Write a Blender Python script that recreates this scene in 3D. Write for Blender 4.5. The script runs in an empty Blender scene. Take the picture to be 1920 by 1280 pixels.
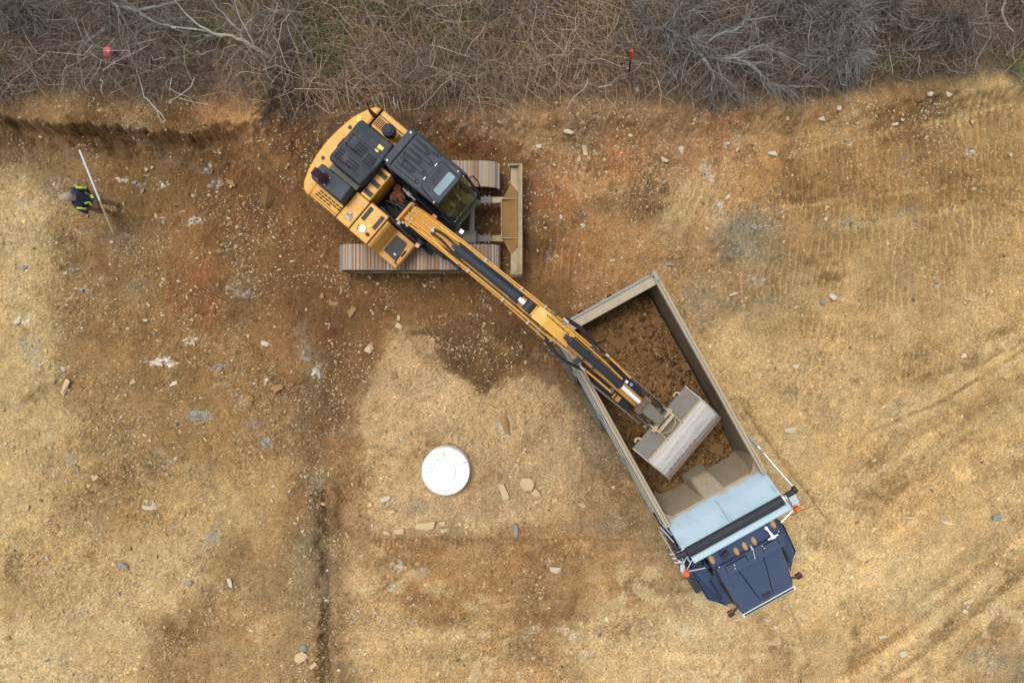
import bpy, bmesh, math, random
import numpy as np
from mathutils import Vector, Matrix
R = math.radians
random.seed(7)
rng = np.random.default_rng(11)
scene = bpy.context.scene
col = scene.collection

# ------------------------------------------------------------------ camera
CAMZ, FPX = 17.5, 1280.0                       # drone height and focal length in photo pixels
cd = bpy.data.cameras.new('camera'); cam = bpy.data.objects.new('camera', cd); col.objects.link(cam)
cam.location = (0, 0, CAMZ); cam.rotation_euler = (0, 0, 0)
cd.sensor_width = 36; cd.lens = 24; cd.clip_start = 0.1; cd.clip_end = 600
scene.camera = cam

# ------------------------------------------------------------------ overcast daylight
SUN_EL, SUN_AZ = R(68), R(135)                  # sun azimuth measured from +X towards +Y
w = bpy.data.worlds.new('World'); scene.world = w; w.use_nodes = True
nt = w.node_tree; bg = nt.nodes['Background']
sky = nt.nodes.new('ShaderNodeTexSky'); sky.sky_type = 'NISHITA'; sky.sun_disc = False
sky.sun_elevation = SUN_EL; sky.sun_rotation = math.pi / 2 - SUN_AZ
sky.air_density = 1.0; sky.dust_density = 1.0; sky.ozone_density = 1.0
hs = nt.nodes.new('ShaderNodeHueSaturation'); hs.inputs['Saturation'].default_value = 0.25   # a cloud layer greys the sky
nt.links.new(sky.outputs[0], hs.inputs['Color']); nt.links.new(hs.outputs[0], bg.inputs[0])
bg.inputs[1].default_value = 0.15
sl = bpy.data.lights.new('sun', 'SUN'); sun = bpy.data.objects.new('sun', sl); col.objects.link(sun)
sl.energy = 1.5; sl.angle = R(24); sl.color = (1, 0.965, 0.91)
sd = Vector((math.cos(SUN_EL) * math.cos(SUN_AZ), math.cos(SUN_EL) * math.sin(SUN_AZ), math.sin(SUN_EL)))
sun.rotation_euler = sd.to_track_quat('Z', 'Y').to_euler()
vs = scene.view_settings
vs.view_transform = 'Standard'; vs.look = 'None'; vs.gamma = 1; vs.use_curve_mapping = False
vs.exposure = 0.89

# ------------------------------------------------------------------ helpers
KL = 1.7                                        # picture value of a white top-lit surface
def s2l(c):
    c = np.asarray(c, float) / 255.0
    return np.where(c <= 0.04045, c / 12.92, ((c + 0.055) / 1.055) ** 2.4)
def alb(c): return tuple(float(min(0.85, v)) for v in s2l(c) / KL)
def at(px, py, h):
    k = (CAMZ - h) / FPX
    return np.array([(px - 960) * k, (640 - py) * k, h])

_T = [np.random.default_rng(s).random((256, 256)) for s in range(8)]
def vnoise(x, y, s=0):
    t = _T[s % 8]; xi = np.floor(x).astype(int); yi = np.floor(y).astype(int); fx = x - xi; fy = y - yi
    fx = fx * fx * (3 - 2 * fx); fy = fy * fy * (3 - 2 * fy)
    a = t[yi & 255, xi & 255]; b = t[yi & 255, (xi + 1) & 255]; c = t[(yi + 1) & 255, xi & 255]; d = t[(yi + 1) & 255, (xi + 1) & 255]
    return (a * (1 - fx) + b * fx) * (1 - fy) + (c * (1 - fx) + d * fx) * fy
def fbm(x, y, f, o=4, s=0, g=0.5):
    r = 0; a = 1; n = 0
    for k in range(o):
        r = r + a * vnoise(x * f + 17.3 * k + 3.1 * s, y * f - 9.7 * k + 5.9 * s, s + k); n += a; a *= g; f *= 2.03
    return r / n - 0.5
def sstep(a, b, x):
    t = np.clip((x - a) / (b - a), 0, 1); return t * t * (3 - 2 * t)

def tag(o, label=None, cat=None, group=None, kind=None):
    if label: o['label'] = label
    if cat: o['category'] = cat
    if group: o['group'] = group
    if kind: o['kind'] = kind
    return o
def empty(name, loc=(0, 0, 0), rz=0.0):
    o = bpy.data.objects.new(name, None); col.objects.link(o); o.location = loc; o.rotation_euler = (0, 0, rz)
    o.empty_display_size = 0.3
    return o
def link(name, me, parent=None, loc=None, rot=None):
    o = bpy.data.objects.new(name, me); col.objects.link(o)
    if parent is not None: o.parent = parent
    if loc is not None: o.location = loc
    if rot is not None: o.rotation_euler = rot
    return o
def np_mesh(name, V, F, mats=(), colors=None, smooth=False):
    """mesh from arrays; every face has the same number of corners"""
    me = bpy.data.meshes.new(name); V = np.asarray(V, np.float32); F = np.asarray(F, np.int32); n = F.shape[1]
    me.vertices.add(len(V)); me.vertices.foreach_set('co', V.ravel())
    me.loops.add(F.size); me.loops.foreach_set('vertex_index', F.ravel())
    me.polygons.add(len(F)); me.polygons.foreach_set('loop_start', np.arange(0, F.size, n, dtype=np.int32))
    me.polygons.foreach_set('loop_total', np.full(len(F), n, np.int32))
    if smooth: me.polygons.foreach_set('use_smooth', np.ones(len(F), bool))
    me.update(calc_edges=True)
    if colors is not None:
        a = me.color_attributes.new('tint', 'FLOAT_COLOR', 'POINT')
        c = np.ones((len(V), 4), np.float32); c[:, :3] = colors; a.data.foreach_set('color', c.ravel())
    for m in mats: me.materials.append(m)
    return me
def tubes(P, Rr, sides=3):
    """P (M,N,3) strand points, Rr (M,N) radii -> verts, quads"""
    M, N, _ = P.shape
    T = np.gradient(P, axis=1); T /= np.linalg.norm(T, axis=2, keepdims=True) + 1e-9
    A = np.tile(np.array([0.31, 0.17, 0.93]), (M, N, 1)); S = np.cross(T, A); S /= np.linalg.norm(S, axis=2, keepdims=True) + 1e-9
    U = np.cross(S, T)
    an = np.arange(sides) * 2 * np.pi / sides
    V = P[:, :, None, :] + Rr[:, :, None, None] * (np.cos(an)[None, None, :, None] * S[:, :, None, :] + np.sin(an)[None, None, :, None] * U[:, :, None, :])
    idx = np.arange(M * N * sides).reshape(M, N, sides)
    a = idx[:, :-1, :]; b = idx[:, 1:, :]
    F = np.stack([a, np.roll(a, -1, 2), np.roll(b, -1, 2), b], -1).reshape(-1, 4)
    return V.reshape(-1, 3), F

class B:
    """collects shapes and links them as one mesh object"""
    def __init__(s): s.v = []; s.f = []; s.m = []; s.k = 0
    def mat(s, k): s.k = k; return s
    def add(s, vs, fs):
        o = len(s.v); s.v += [tuple(float(q) for q in p) for p in vs]
        for f in fs: s.f.append([i + o for i in f]); s.m.append(s.k)
        return s
    def hexa(s, p):
        return s.add(p, [(3, 2, 1, 0), (4, 5, 6, 7), (0, 1, 5, 4), (1, 2, 6, 5), (2, 3, 7, 6), (3, 0, 4, 7)])
    def box(s, x0, x1, y0, y1, z0, z1):
        return s.hexa([(x0, y0, z0), (x1, y0, z0), (x1, y1, z0), (x0, y1, z0), (x0, y0, z1), (x1, y0, z1), (x1, y1, z1), (x0, y1, z1)])
    def obox(s, c, dx, dy, dz, ang=0.0, pitch=0.0):
        m = Matrix.Rotation(ang, 3, 'Z') @ Matrix.Rotation(pitch, 3, 'Y'); c = Vector(c)
        q = [(-1, -1, -1), (1, -1, -1), (1, 1, -1), (-1, 1, -1), (-1, -1, 1), (1, -1, 1), (1, 1, 1), (-1, 1, 1)]
        return s.hexa([c + m @ Vector((a * dx / 2, b * dy / 2, d * dz / 2)) for a, b, d in q])
    def prism(s, poly, z0, z1):
        n = len(poly); zt = z1 if hasattr(z1, '__len__') else [z1] * n
        vs = [(x, y, z0) for x, y in poly] + [(x, y, zt[i]) for i, (x, y) in enumerate(poly)]
        fs = [tuple(range(n))[::-1], tuple(range(n, 2 * n))] + [(i, (i + 1) % n, n + (i + 1) % n, n + i) for i in range(n)]
        return s.add(vs, fs)
    def side(s, poly, v0, v1):
        n = len(poly)
        vs = [(x, v0, z) for x, z in poly] + [(x, v1, z) for x, z in poly]
        fs = [tuple(range(n)), tuple(range(n, 2 * n))[::-1]] + [((i + 1) % n, i, n + i, n + (i + 1) % n) for i in range(n)]
        return s.add(vs, fs)
    def cyl(s, p0, p1, r0, r1=None, n=14, cap=True):
        r1 = r0 if r1 is None else r1; p0 = Vector(p0); p1 = Vector(p1); d = (p1 - p0).normalized()
        a = d.orthogonal().normalized(); b = d.cross(a); vs = []
        for p, r in ((p0, r0), (p1, r1)):
            for i in range(n):
                t = 2 * math.pi * i / n; vs.append(p + (a * math.cos(t) + b * math.sin(t)) * r)
        fs = [(i, (i + 1) % n, n + (i + 1) % n, n + i) for i in range(n)]
        if cap: fs += [tuple(range(n))[::-1], tuple(range(n, 2 * n))]
        return s.add(vs, fs)
    def tube(s, pts, r, n=6):
        pts = [Vector(p) for p in pts]; rs = r if hasattr(r, '__len__') else [r] * len(pts); vs = []; a = None
        for i, p in enumerate(pts):
            d = (pts[min(i + 1, len(pts) - 1)] - pts[max(i - 1, 0)]).normalized()
            a = d.orthogonal().normalized() if a is None else (a - d * a.dot(d)).normalized()
            b = d.cross(a)
            for k in range(n):
                t = 2 * math.pi * k / n; vs.append(p + (a * math.cos(t) + b * math.sin(t)) * rs[i])
        fs = []
        for i in range(len(pts) - 1):
            for k in range(n):
                fs.append((i * n + k, i * n + (k + 1) % n, (i + 1) * n + (k + 1) % n, (i + 1) * n + k))
        fs += [tuple(range(n))[::-1], tuple(range((len(pts) - 1) * n, len(pts) * n))]
        return s.add(vs, fs)
    def sph(s, c, r, nu=12, nv=7, v0=-90, v1=90):
        c = Vector(c); r = r if hasattr(r, '__len__') else (r, r, r); vs = []
        for j in range(nv + 1):
            ph = R(v0 + (v1 - v0) * j / nv)
            for i in range(nu):
                t = 2 * math.pi * i / nu
                vs.append((c.x + r[0] * math.cos(ph) * math.cos(t), c.y + r[1] * math.cos(ph) * math.sin(t), c.z + r[2] * math.sin(ph)))
        fs = [(j * nu + i, j * nu + (i + 1) % nu, (j + 1) * nu + (i + 1) % nu, (j + 1) * nu + i) for j in range(nv) for i in range(nu)]
        fs += [tuple(range(nu))[::-1], tuple(range(nv * nu, (nv + 1) * nu))]
        return s.add(vs, fs)
    def lathe(s, prof, c=(0, 0, 0), n=40):
        vs = []; m = len(prof)
        for r, z in prof:
            for i in range(n):
                t = 2 * math.pi * i / n; vs.append((c[0] + r * math.cos(t), c[1] + r * math.sin(t), c[2] + z))
        fs = [(j * n + i, j * n + (i + 1) % n, (j + 1) * n + (i + 1) % n, (j + 1) * n + i) for j in range(m - 1) for i in range(n)]
        fs += [tuple(range(n))[::-1], tuple(range((m - 1) * n, m * n))]
        return s.add(vs, fs)
    def sheet(s, pts):
        return s.add(pts, [tuple(range(len(pts)))])
    def mesh(s, name, mats):
        me = bpy.data.meshes.new(name); me.from_pydata(s.v, [], s.f)
        for m in (mats if isinstance(mats, (list, tuple)) else [mats]): me.materials.append(m)
        me.polygons.foreach_set('material_index', s.m)
        bm = bmesh.new(); bm.from_mesh(me); bmesh.ops.recalc_face_normals(bm, faces=bm.faces); bm.to_mesh(me); bm.free()
        return me
    def obj(s, name, mats, parent=None, bevel=0.0, smooth=False, rz=None, seg=2):
        me = s.mesh(name, mats)
        o = link(name, me, parent)
        if smooth:
            me.polygons.foreach_set('use_smooth', [True] * len(me.polygons)); me.set_sharp_from_angle(angle=R(40))
        if bevel:
            b = o.modifiers.new('bevel', 'BEVEL'); b.width = bevel; b.segments = seg; b.limit_method = 'ANGLE'; b.angle_limit = R(30)
        if rz is not None: o.rotation_euler = (0, 0, rz)
        return o

# ------------------------------------------------------------------ materials
def nn(nt, t, **kw):
    n = nt.nodes.new(t)
    for k, v in kw.items(): setattr(n, k, v)
    return n
def mix(nt, fac, a, b, mode='MIX'):
    m = nt.nodes.new('ShaderNodeMix'); m.data_type = 'RGBA'; m.blend_type = mode
    for i, v in ((0, fac), (6, a), (7, b)):
        if isinstance(v, (int, float)): m.inputs[i].default_value = v
        elif isinstance(v, tuple): m.inputs[i].default_value = (*v[:3], 1)
        else: nt.links.new(v, m.inputs[i])
    return m.outputs[2]
def ramp(nt, fac, stops):
    r = nt.nodes.new('ShaderNodeValToRGB'); e = r.color_ramp.elements
    while len(e) > len(stops): e.remove(e[-1])
    while len(e) < len(stops): e.new(1.0)
    for k, (p, c) in enumerate(stops):
        e[k].position = p; e[k].color = (c, c, c, 1) if isinstance(c, (int, float)) else (*c, 1)
    nt.links.new(fac, r.inputs[0]); return r.outputs[0]
def noise(nt, co, scale, detail=4, rough=0.6, dist=0.0):
    n = nt.nodes.new('ShaderNodeTexNoise'); n.inputs['Scale'].default_value = scale; n.inputs['Detail'].default_value = detail
    n.inputs['Roughness'].default_value = rough; n.inputs['Distortion'].default_value = dist
    nt.links.new(co, n.inputs['Vector']); return n.outputs['Fac']
def base(name):
    m = bpy.data.materials.new(name); m.use_nodes = True; nt = m.node_tree
    return m, nt, nt.nodes['Principled BSDF'], nn(nt, 'ShaderNodeTexCoord').outputs['Object']
def bump(nt, b, h, strength, dist):
    n = nt.nodes.new('ShaderNodeBump'); n.inputs['Strength'].default_value = strength; n.inputs['Distance'].default_value = dist
    nt.links.new(h, n.inputs['Height']); nt.links.new(n.outputs[0], b.inputs['Normal'])
DUST = (0.30, 0.20, 0.10)
def paint(name, c, rough=0.45, metal=0.0, dust=0.25, scale=3.0, wear=None, coat=0.0, dustc=DUST, grain=0.0, spec=0.5, stretch=None):
    """paint, plastic or steel with dust lying in uneven patches and optional worn flecks"""
    m, nt, b, co = base(name); c = tuple(c)
    if stretch:
        mp = nn(nt, 'ShaderNodeMapping'); mp.inputs['Scale'].default_value = stretch; nt.links.new(co, mp.inputs[0]); co = mp.outputs[0]
    b.inputs['Roughness'].default_value = rough; b.inputs['Metallic'].default_value = metal; b.inputs['Coat Weight'].default_value = coat
    b.inputs['Specular IOR Level'].default_value = spec
    n1 = noise(nt, co, scale, 6, 0.65, 0.4); n2 = noise(nt, co, scale * 9, 3, 0.6)
    v = mix(nt, ramp(nt, n2, [(0.3, 0.0), (0.75, 1.0)]), tuple(x * 0.86 for x in c), tuple(min(0.9, x * 1.1) for x in c))
    lo = max(0.02, 0.72 - dust * 0.55)
    f = ramp(nt, n1, [(lo, 0.0), (min(1.0, lo + 0.28), min(1.0, dust * 1.6))])
    out = mix(nt, f, v, dustc)
    if wear is not None:
        n3 = noise(nt, co, scale * 5, 5, 0.7)
        out = mix(nt, ramp(nt, n3, [(0.6, 0.0), (0.66, 1.0)]), out, tuple(wear))
    nt.links.new(out, b.inputs['Base Color'])
    r = ramp(nt, n1, [(0.3, rough), (0.8, min(1.0, rough + 0.3))]); nt.links.new(r, b.inputs['Roughness'])
    if grain: bump(nt, b, noise(nt, co, 90, 3, 0.7), grain, 0.01)
    return m
def plain(name, c, rough=0.6, metal=0.0, spec=0.5, emit=None):
    m, nt, b, co = base(name); b.inputs['Base Color'].default_value = (*c, 1); b.inputs['Roughness'].default_value = rough
    b.inputs['Metallic'].default_value = metal; b.inputs['Specular IOR Level'].default_value = spec
    n2 = noise(nt, co, 30, 3, 0.6)
    nt.links.new(mix(nt, n2, tuple(x * 0.85 for x in c), tuple(min(0.92, x * 1.12) for x in c)), b.inputs['Base Color'])
    return m
def glass(name, tint=(0.8, 0.9, 0.85), refl=0.12):
    m = bpy.data.materials.new(name); m.use_nodes = True; nt = m.node_tree; nt.nodes.remove(nt.nodes['Principled BSDF'])
    o = nt.nodes['Material Output']; t = nn(nt, 'ShaderNodeBsdfTransparent'); g = nn(nt, 'ShaderNodeBsdfGlossy'); x = nn(nt, 'ShaderNodeMixShader')
    t.inputs[0].default_value = (*tint, 1); g.inputs['Roughness'].default_value = 0.04; x.inputs[0].default_value = refl
    nt.links.new(t.outputs[0], x.inputs[1]); nt.links.new(g.outputs[0], x.inputs[2]); nt.links.new(x.outputs[0], o.inputs[0])
    return m
def tinted(name, rough=0.9, var=0.25, scale=20, bmp=0.0):
    """colour from the mesh's own tint attribute with grain on top"""
    m, nt, b, co = base(name); a = nn(nt, 'ShaderNodeVertexColor'); a.layer_name = 'tint'
    n2 = noise(nt, co, scale, 5, 0.7)
    k = ramp(nt, n2, [(0.25, 1 - var), (0.75, 1 + var)])
    nt.links.new(mix(nt, 1.0, a.outputs[0], k, 'MULTIPLY'), b.inputs['Base Color'])
    b.inputs['Roughness'].default_value = rough; b.inputs['Specular IOR Level'].default_value = 0.15
    if bmp: bump(nt, b, n2, bmp, 0.02)
    return m
# ------------------------------------------------------------------ the ground: one sheet, dug out on the left, a low bank with brush along the top
CORE = 0.032
def axis(lo, hi, far):
    c = list(np.arange(lo, hi + 1e-6, CORE)); s = CORE; o = []; x = hi
    while x < far: s *= 1.35; x += s; o.append(x)
    s = CORE; i = []; x = lo
    while x > -far: s *= 1.35; x -= s; i.append(x)
    return np.array(i[::-1] + c + o)
xs = axis(-14.4, 14.4, 200.0); ys = axis(-9.6, 9.9, 200.0)
X, Y = np.meshgrid(xs, ys)
S0 = FPX / CAMZ
GX = 960 + X * S0; GY = 640 - Y * S0            # photo pixels of level-zero ground, used to lay out the soil map
WX = fbm(X, Y, 0.9, 4, 1); WY = fbm(X, Y, 0.9, 4, 2)
RX = fbm(X, Y, 5.0, 4, 3, 0.6); RY = fbm(X, Y, 5.0, 4, 4, 0.6)

bx = [-200, 0, 150, 300, 390, 450, 600, 800, 1000, 1200, 1400, 1600, 1800, 1920, 2100]
top = np.interp(GX, bx, [225, 226, 243, 253, 258, 232, 224, 216, 216, 212, 205, 192, 175, 160, 140]) + 26 * WX + 26 * RX + 22 * fbm(X, Y, 9.0, 3, 5, .6)
bot = np.interp(GX, bx, [276, 278, 294, 304, 326, 336, 312, 285, 284, 276, 262, 248, 226, 205, 180]) + 22 * WY + 26 * RY + 30 * fbm(X, Y, 3.0, 3, 1, .6)
zt = np.interp(GX, bx, [.72, .72, .72, .72, .68, .6, .52, .5, .42, .4, .4, .4, .4, .4, .4])
px_b = np.interp(GY, [250, 400, 500, 640, 700, 760, 850, 940, 1280, 1600], [520, 545, 590, 672, 660, 630, 612, 603, 612, 620]) + 26 * WX + 14 * RX
zf = -0.18 * (1 - sstep(-22, 22, GX - px_b))    # the dug floor on the left
zf = zf + 0.10 * np.exp(-((GX - 40) / 60.0) ** 2)
tb_ = np.clip((bot - GY) / np.maximum(bot - top, 4), 0, 1); stp_ = sstep(600, 420, GX)
Z = zf + (zt - zf) * (sstep(0, 1, tb_) * (1 - stp_) + stp_ * (.38 * sstep(0, .8, tb_) + .62 * sstep(.70, .98, tb_)))
onbank = sstep(0.1, 0.9, (bot - GY) / np.maximum(bot - top, 4))
Z += 0.16 * np.clip(fbm(X, Y, 0.45, 4, 5), -1, 1) * (0.5 + onbank)
Z += 0.16 * fbm(X, Y, 3.2, 4, 2, .6) * onbank * (1 - onbank) * 4
rough = 0.5 + 0.8 * sstep(900, 300, GX) + 0.5 * sstep(0.1, 0.6, fbm(X, Y, 0.5, 3, 6) + 0.3)
Z += rough * (0.055 * fbm(X, Y, 2.2, 4, 7) + 0.045 * RX * 1.0)
Z += 0.030 * rough * fbm(X, Y, 15.0, 2, 3, .7)
Z += 0.03 * rough * np.clip(fbm(X, Y, 11, 3, 2, 0.6), -0.1, 0.4)
# crumbled ridge at the pad's edge, spoil ridges round the tracks
def ridge(pts, wpx, h):
    d = np.full(X.shape, 1e9)
    for (x0, y0), (x1, y1) in zip(pts, pts[1:]):
        l2 = (x1 - x0) ** 2 + (y1 - y0) ** 2; t = np.clip(((GX - x0) * (x1 - x0) + (GY - y0) * (y1 - y0)) / l2, 0, 1)
        d = np.minimum(d, np.hypot(GX - x0 - t * (x1 - x0) + 10 * RX, GY - y0 - t * (y1 - y0) + 10 * RY))
    return h * np.exp(-(d / wpx) ** 2) * (0.7 + 1.2 * np.clip(RX + 0.4, 0, 1))
Z += ridge([(618, 900), (626, 1000), (630, 1120), (634, 1280)], 16, 0.10)
Z += ridge([(700, 990), (820, 985), (960, 985), (1080, 975)], 12, 0.05)
Z += ridge([(985, 300), (1060, 305), (1180, 300)], 14, 0.10) + ridge([(840, 272), (980, 282)], 14, 0.08)
Z += ridge([(990, 420), (1000, 500), (1010, 540)], 10, 0.07)
Z += ridge([(670, 655), (640, 720), (612, 790)], 26, 0.09)
Z -= ridge([(735, 625), (830, 690), (905, 728)], 18, 0.03) + ridge([(1010, 628), (960, 680), (912, 728)], 14, 0.05)
Z -= ridge([(600, 930), (602, 1030), (606, 1160), (606, 1290)], 13, 0.20)
Z -= ridge([(1600, 840), (1760, 730), (1930, 640)], 7, 0.05) + ridge([(1560, 1285), (1740, 1120), (1930, 985)], 9, 0.05) + ridge([(1660, 1290), (1800, 1180), (1930, 1100)], 9, 0.05)
Z -= ridge([(1385, 750), (1480, 880), (1560, 980)], 6, 0.05)
# grouser prints of tracked machines: (x0,y0,x1,y1, width, pitch, depth)
PRINTS = [(1440, 315, 1930, 215, 34, 14, .024), (1420, 372, 1930, 292, 38, 14.5, .03), (1430, 405, 1900, 352, 26, 14, .022),
          (1540, 450, 1900, 400, 30, 14.5, .024), (1330, 500, 1600, 520, 30, 12, .03), (1420, 470, 1620, 462, 24, 13.5, .03),
          (1480, 610, 1610, 618, 32, 13, .035), (1560, 700, 1800, 676, 34, 10.5, .022), (1340, 560, 1500, 545, 26, 12, .026),
          (1620, 480, 1900, 440, 26, 13, .018), (1000, 318, 1130, 318, 30, 14.5, .035), (995, 490, 1150, 488, 34, 13, .03),
          (1500, 775, 1560, 795, 28, 8, .03), (1600, 560, 1900, 520, 34, 12.5, .016), (1640, 250, 1900, 190, 28, 14, .02),
          (690, 1018, 900, 1016, 14, 9, .02), (1080, 300, 1420, 410, 26, 13, .012), (860, 1130, 960, 1250, 22, 8, .02)]
PR = np.zeros_like(Z); PM = np.zeros_like(Z); PB = np.zeros_like(Z)
for x0, y0, x1, y1, wd, pitch, dp in PRINTS:
    l = math.hypot(x1 - x0, y1 - y0); ux, uy = (x1 - x0) / l, (y1 - y0) / l
    a = (GX - x0) * ux + (GY - y0) * uy; b = -(GX - x0) * uy + (GY - y0) * ux
    a2 = a + 22 * WX + 9 * WY + 3 * RX + 0.10 * b
    m = sstep(0, 30, a) * sstep(0, 30, l - a) * sstep(wd, wd * 0.7, np.abs(b + 10 * WY)) * np.clip(0.75 + 2.2 * fbm(X, Y, 1.7, 3, 3), 0, 1)
    wv = np.exp(-((((a2 / pitch) % 1.0) - 0.5) / 0.11) ** 2)
    PR += m * dp * (wv - 0.35); PM = np.maximum(PM, m * wv); PB = np.maximum(PB, m)
Z += 1.8 * PR
Z = np.where((np.abs(X) > 15) | (np.abs(Y) > 10.5), Z * 0.9, Z)

# ---- soil colours (stains, different soils, shade painted in at the pad step and bank), from control points plus patches, in photo pixels
CP = """20 240 118 88 54|200 250 112 80 46|350 252 120 84 46|470 240 172 120 72|560 285 124 80 44|650 240 118 88 62|900 240 152 112 76|880 280 116 72 38|1000 250 168 128 86|1100 230 150 112 78|1150 300 165 110 65|1250 250 160 118 80|1330 240 185 130 80|1450 220 176 132 82|1560 220 186 142 86|1700 230 150 110 65|1850 200 180 140 85
40 400 192 158 108|130 330 142 110 68|250 350 130 95 53|350 330 122 86 46|450 350 116 79 42|540 330 122 80 42|1020 370 165 108 60|1100 330 185 132 78|1200 380 152 112 70|1300 380 192 148 94|1400 350 180 132 78|1500 350 162 120 68|1600 330 170 124 70|1750 330 163 121 68|1880 330 168 128 73
40 500 197 163 108|120 450 152 117 72|200 460 138 103 63|330 450 147 104 60|430 430 130 90 48|520 450 126 86 46|600 430 132 90 50|1010 460 122 84 47|1060 470 172 117 67|1180 470 182 132 80|1300 450 166 126 82|1390 430 146 126 96|1500 420 168 128 78|1650 440 182 142 87|1850 430 182 142 86
40 600 192 160 107|150 580 152 114 68|250 560 152 114 68|370 540 142 95 53|450 560 133 95 54|560 560 130 88 48|700 550 126 86 48|850 560 130 90 50|1050 550 142 98 57|1100 520 167 117 70|1330 560 167 132 90|1450 560 178 141 91|1600 560 187 147 92|1850 560 190 150 94
40 700 190 157 104|150 690 157 120 72|300 680 150 110 64|420 680 152 112 64|520 680 144 102 60|600 680 118 82 48|680 660 132 92 54|760 640 180 138 92|850 640 152 110 66|930 680 137 97 57|1010 680 132 97 62|1060 740 138 107 72|1400 660 202 164 107|1550 680 197 157 102|1750 680 192 152 94|1880 700 192 152 92
40 820 190 157 104|200 800 157 122 74|350 800 154 116 68|480 800 152 112 64|580 800 120 88 56|640 800 152 110 70|720 800 190 150 100|850 760 192 152 102|950 780 184 146 98|1060 830 167 132 92|1150 850 138 111 78|1450 800 202 162 104|1600 820 200 160 102|1750 800 198 158 100|1880 830 192 152 94
40 950 197 164 110|150 930 168 132 82|250 930 163 127 76|380 950 187 150 94|500 930 177 138 84|590 930 138 105 68|630 930 152 110 66|700 930 187 147 98|800 960 184 144 97|900 950 190 150 102|1020 930 180 140 94|1120 950 170 132 90|1200 980 162 127 87|1540 950 204 167 112|1700 950 197 154 94|1880 950 202 162 107
40 1080 182 147 94|150 1060 194 157 102|300 1080 200 164 110|430 1080 163 128 80|540 1080 153 121 79|610 1070 124 96 64|680 1080 192 152 100|800 1070 174 127 74|950 1060 174 128 77|1050 1090 170 124 76|1150 1080 182 140 90|1240 1060 168 131 88|1540 1080 207 170 114|1700 1080 207 170 114|1870 1070 197 158 102
40 1240 207 174 122|200 1220 200 164 110|330 1220 160 122 74|450 1200 180 140 88|550 1200 167 132 84|615 1200 133 101 65|700 1200 192 154 102|850 1220 197 157 100|1000 1220 187 142 88|1150 1220 200 162 107|1300 1200 210 174 122|1450 1220 192 152 100|1550 1220 202 164 108|1700 1220 200 160 102|1880 1230 172 137 90
60 60 84 70 58|60 150 92 76 60|300 60 80 68 56|300 170 108 86 62|520 60 92 80 60|600 60 98 90 62|700 140 104 88 66|850 40 88 84 56|900 150 100 82 64|1050 60 80 66 54|1050 170 112 88 66|1250 60 74 62 54|1300 190 116 92 70|1500 60 76 66 58|1550 150 92 78 62|1700 60 82 70 58|1700 130 92 80 58|1880 60 82 70 58|1880 120 96 84 60
150 205 150 115 76|300 215 150 112 72|560 215 120 90 64|760 215 118 88 64"""
cp = np.array([[float(v) for v in q.split()] for q in CP.replace('\n', '|').split('|')])
gx = np.arange(-60, 1990, 12.0); gy = np.arange(-60, 1350, 12.0); QX, QY = np.meshgrid(gx, gy)
num = np.zeros(QX.shape + (3,)); den = np.zeros(QX.shape)
for r in cp:
    wgt = 1.0 / ((QX - r[0]) ** 2 + (1.25 * (QY - r[1])) ** 2 + 260.0) ** 2.3
    num += wgt[..., None] * (s2l(r[2:5]))[None, None, :]; den += wgt
QC = num / den[..., None]
def samp(x, y):
    fx = np.clip((x + 60) / 12.0, 0, len(gx) - 1.001); fy = np.clip((y + 60) / 12.0, 0, len(gy) - 1.001)
    i = fx.astype(int); j = fy.astype(int); fx = (fx - i)[..., None]; fy = (fy - j)[..., None]
    return (QC[j, i] * (1 - fx) + QC[j, i + 1] * fx) * (1 - fy) + (QC[j + 1, i] * (1 - fx) + QC[j + 1, i + 1] * fx) * fy
C = samp(GX + 60 * WX + 46 * RX, GY + 55 * WY + 46 * RY)
def window(x0, x1, y0, y1):
    j0, j1 = np.searchsorted(ys, [(640 - y1) / S0, (640 - y0) / S0]); i0, i1 = np.searchsorted(xs, [(x0 - 960) / S0, (x1 - 960) / S0]); return slice(j0, j1), slice(i0, i1)
HF = fbm(X, Y, 13.0, 3, 1, .6)
def poly(pts, c, al, soft=8, rag=1.0):
    p = np.array(pts, float); m = 40; q = window(p[:, 0].min() - m, p[:, 0].max() + m, p[:, 1].min() - m, p[:, 1].max() + m)
    x = GX[q] + rag * (14 * WX[q] + 22 * RX[q] + 14 * HF[q]); y = GY[q] + rag * (14 * WY[q] + 22 * RY[q] - 14 * HF[q]); d = np.full(x.shape, 1e9); ins = np.zeros(x.shape, bool)
    for (x0, y0), (x1, y1) in zip(p, np.roll(p, -1, 0)):
        t = np.clip(((x - x0) * (x1 - x0) + (y - y0) * (y1 - y0)) / ((x1 - x0) ** 2 + (y1 - y0) ** 2), 0, 1); d = np.minimum(d, np.hypot(x - x0 - t * (x1 - x0), y - y0 - t * (y1 - y0)))
        if y0 != y1: ins ^= ((y0 > y) != (y1 > y)) & (x < (x1 - x0) * (y - y0) / (y1 - y0) + x0)
    k = (sstep(-soft, soft, np.where(ins, d, -d)) * al)[..., None]; C[q] = C[q] * (1 - k) + s2l(c) * k
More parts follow.
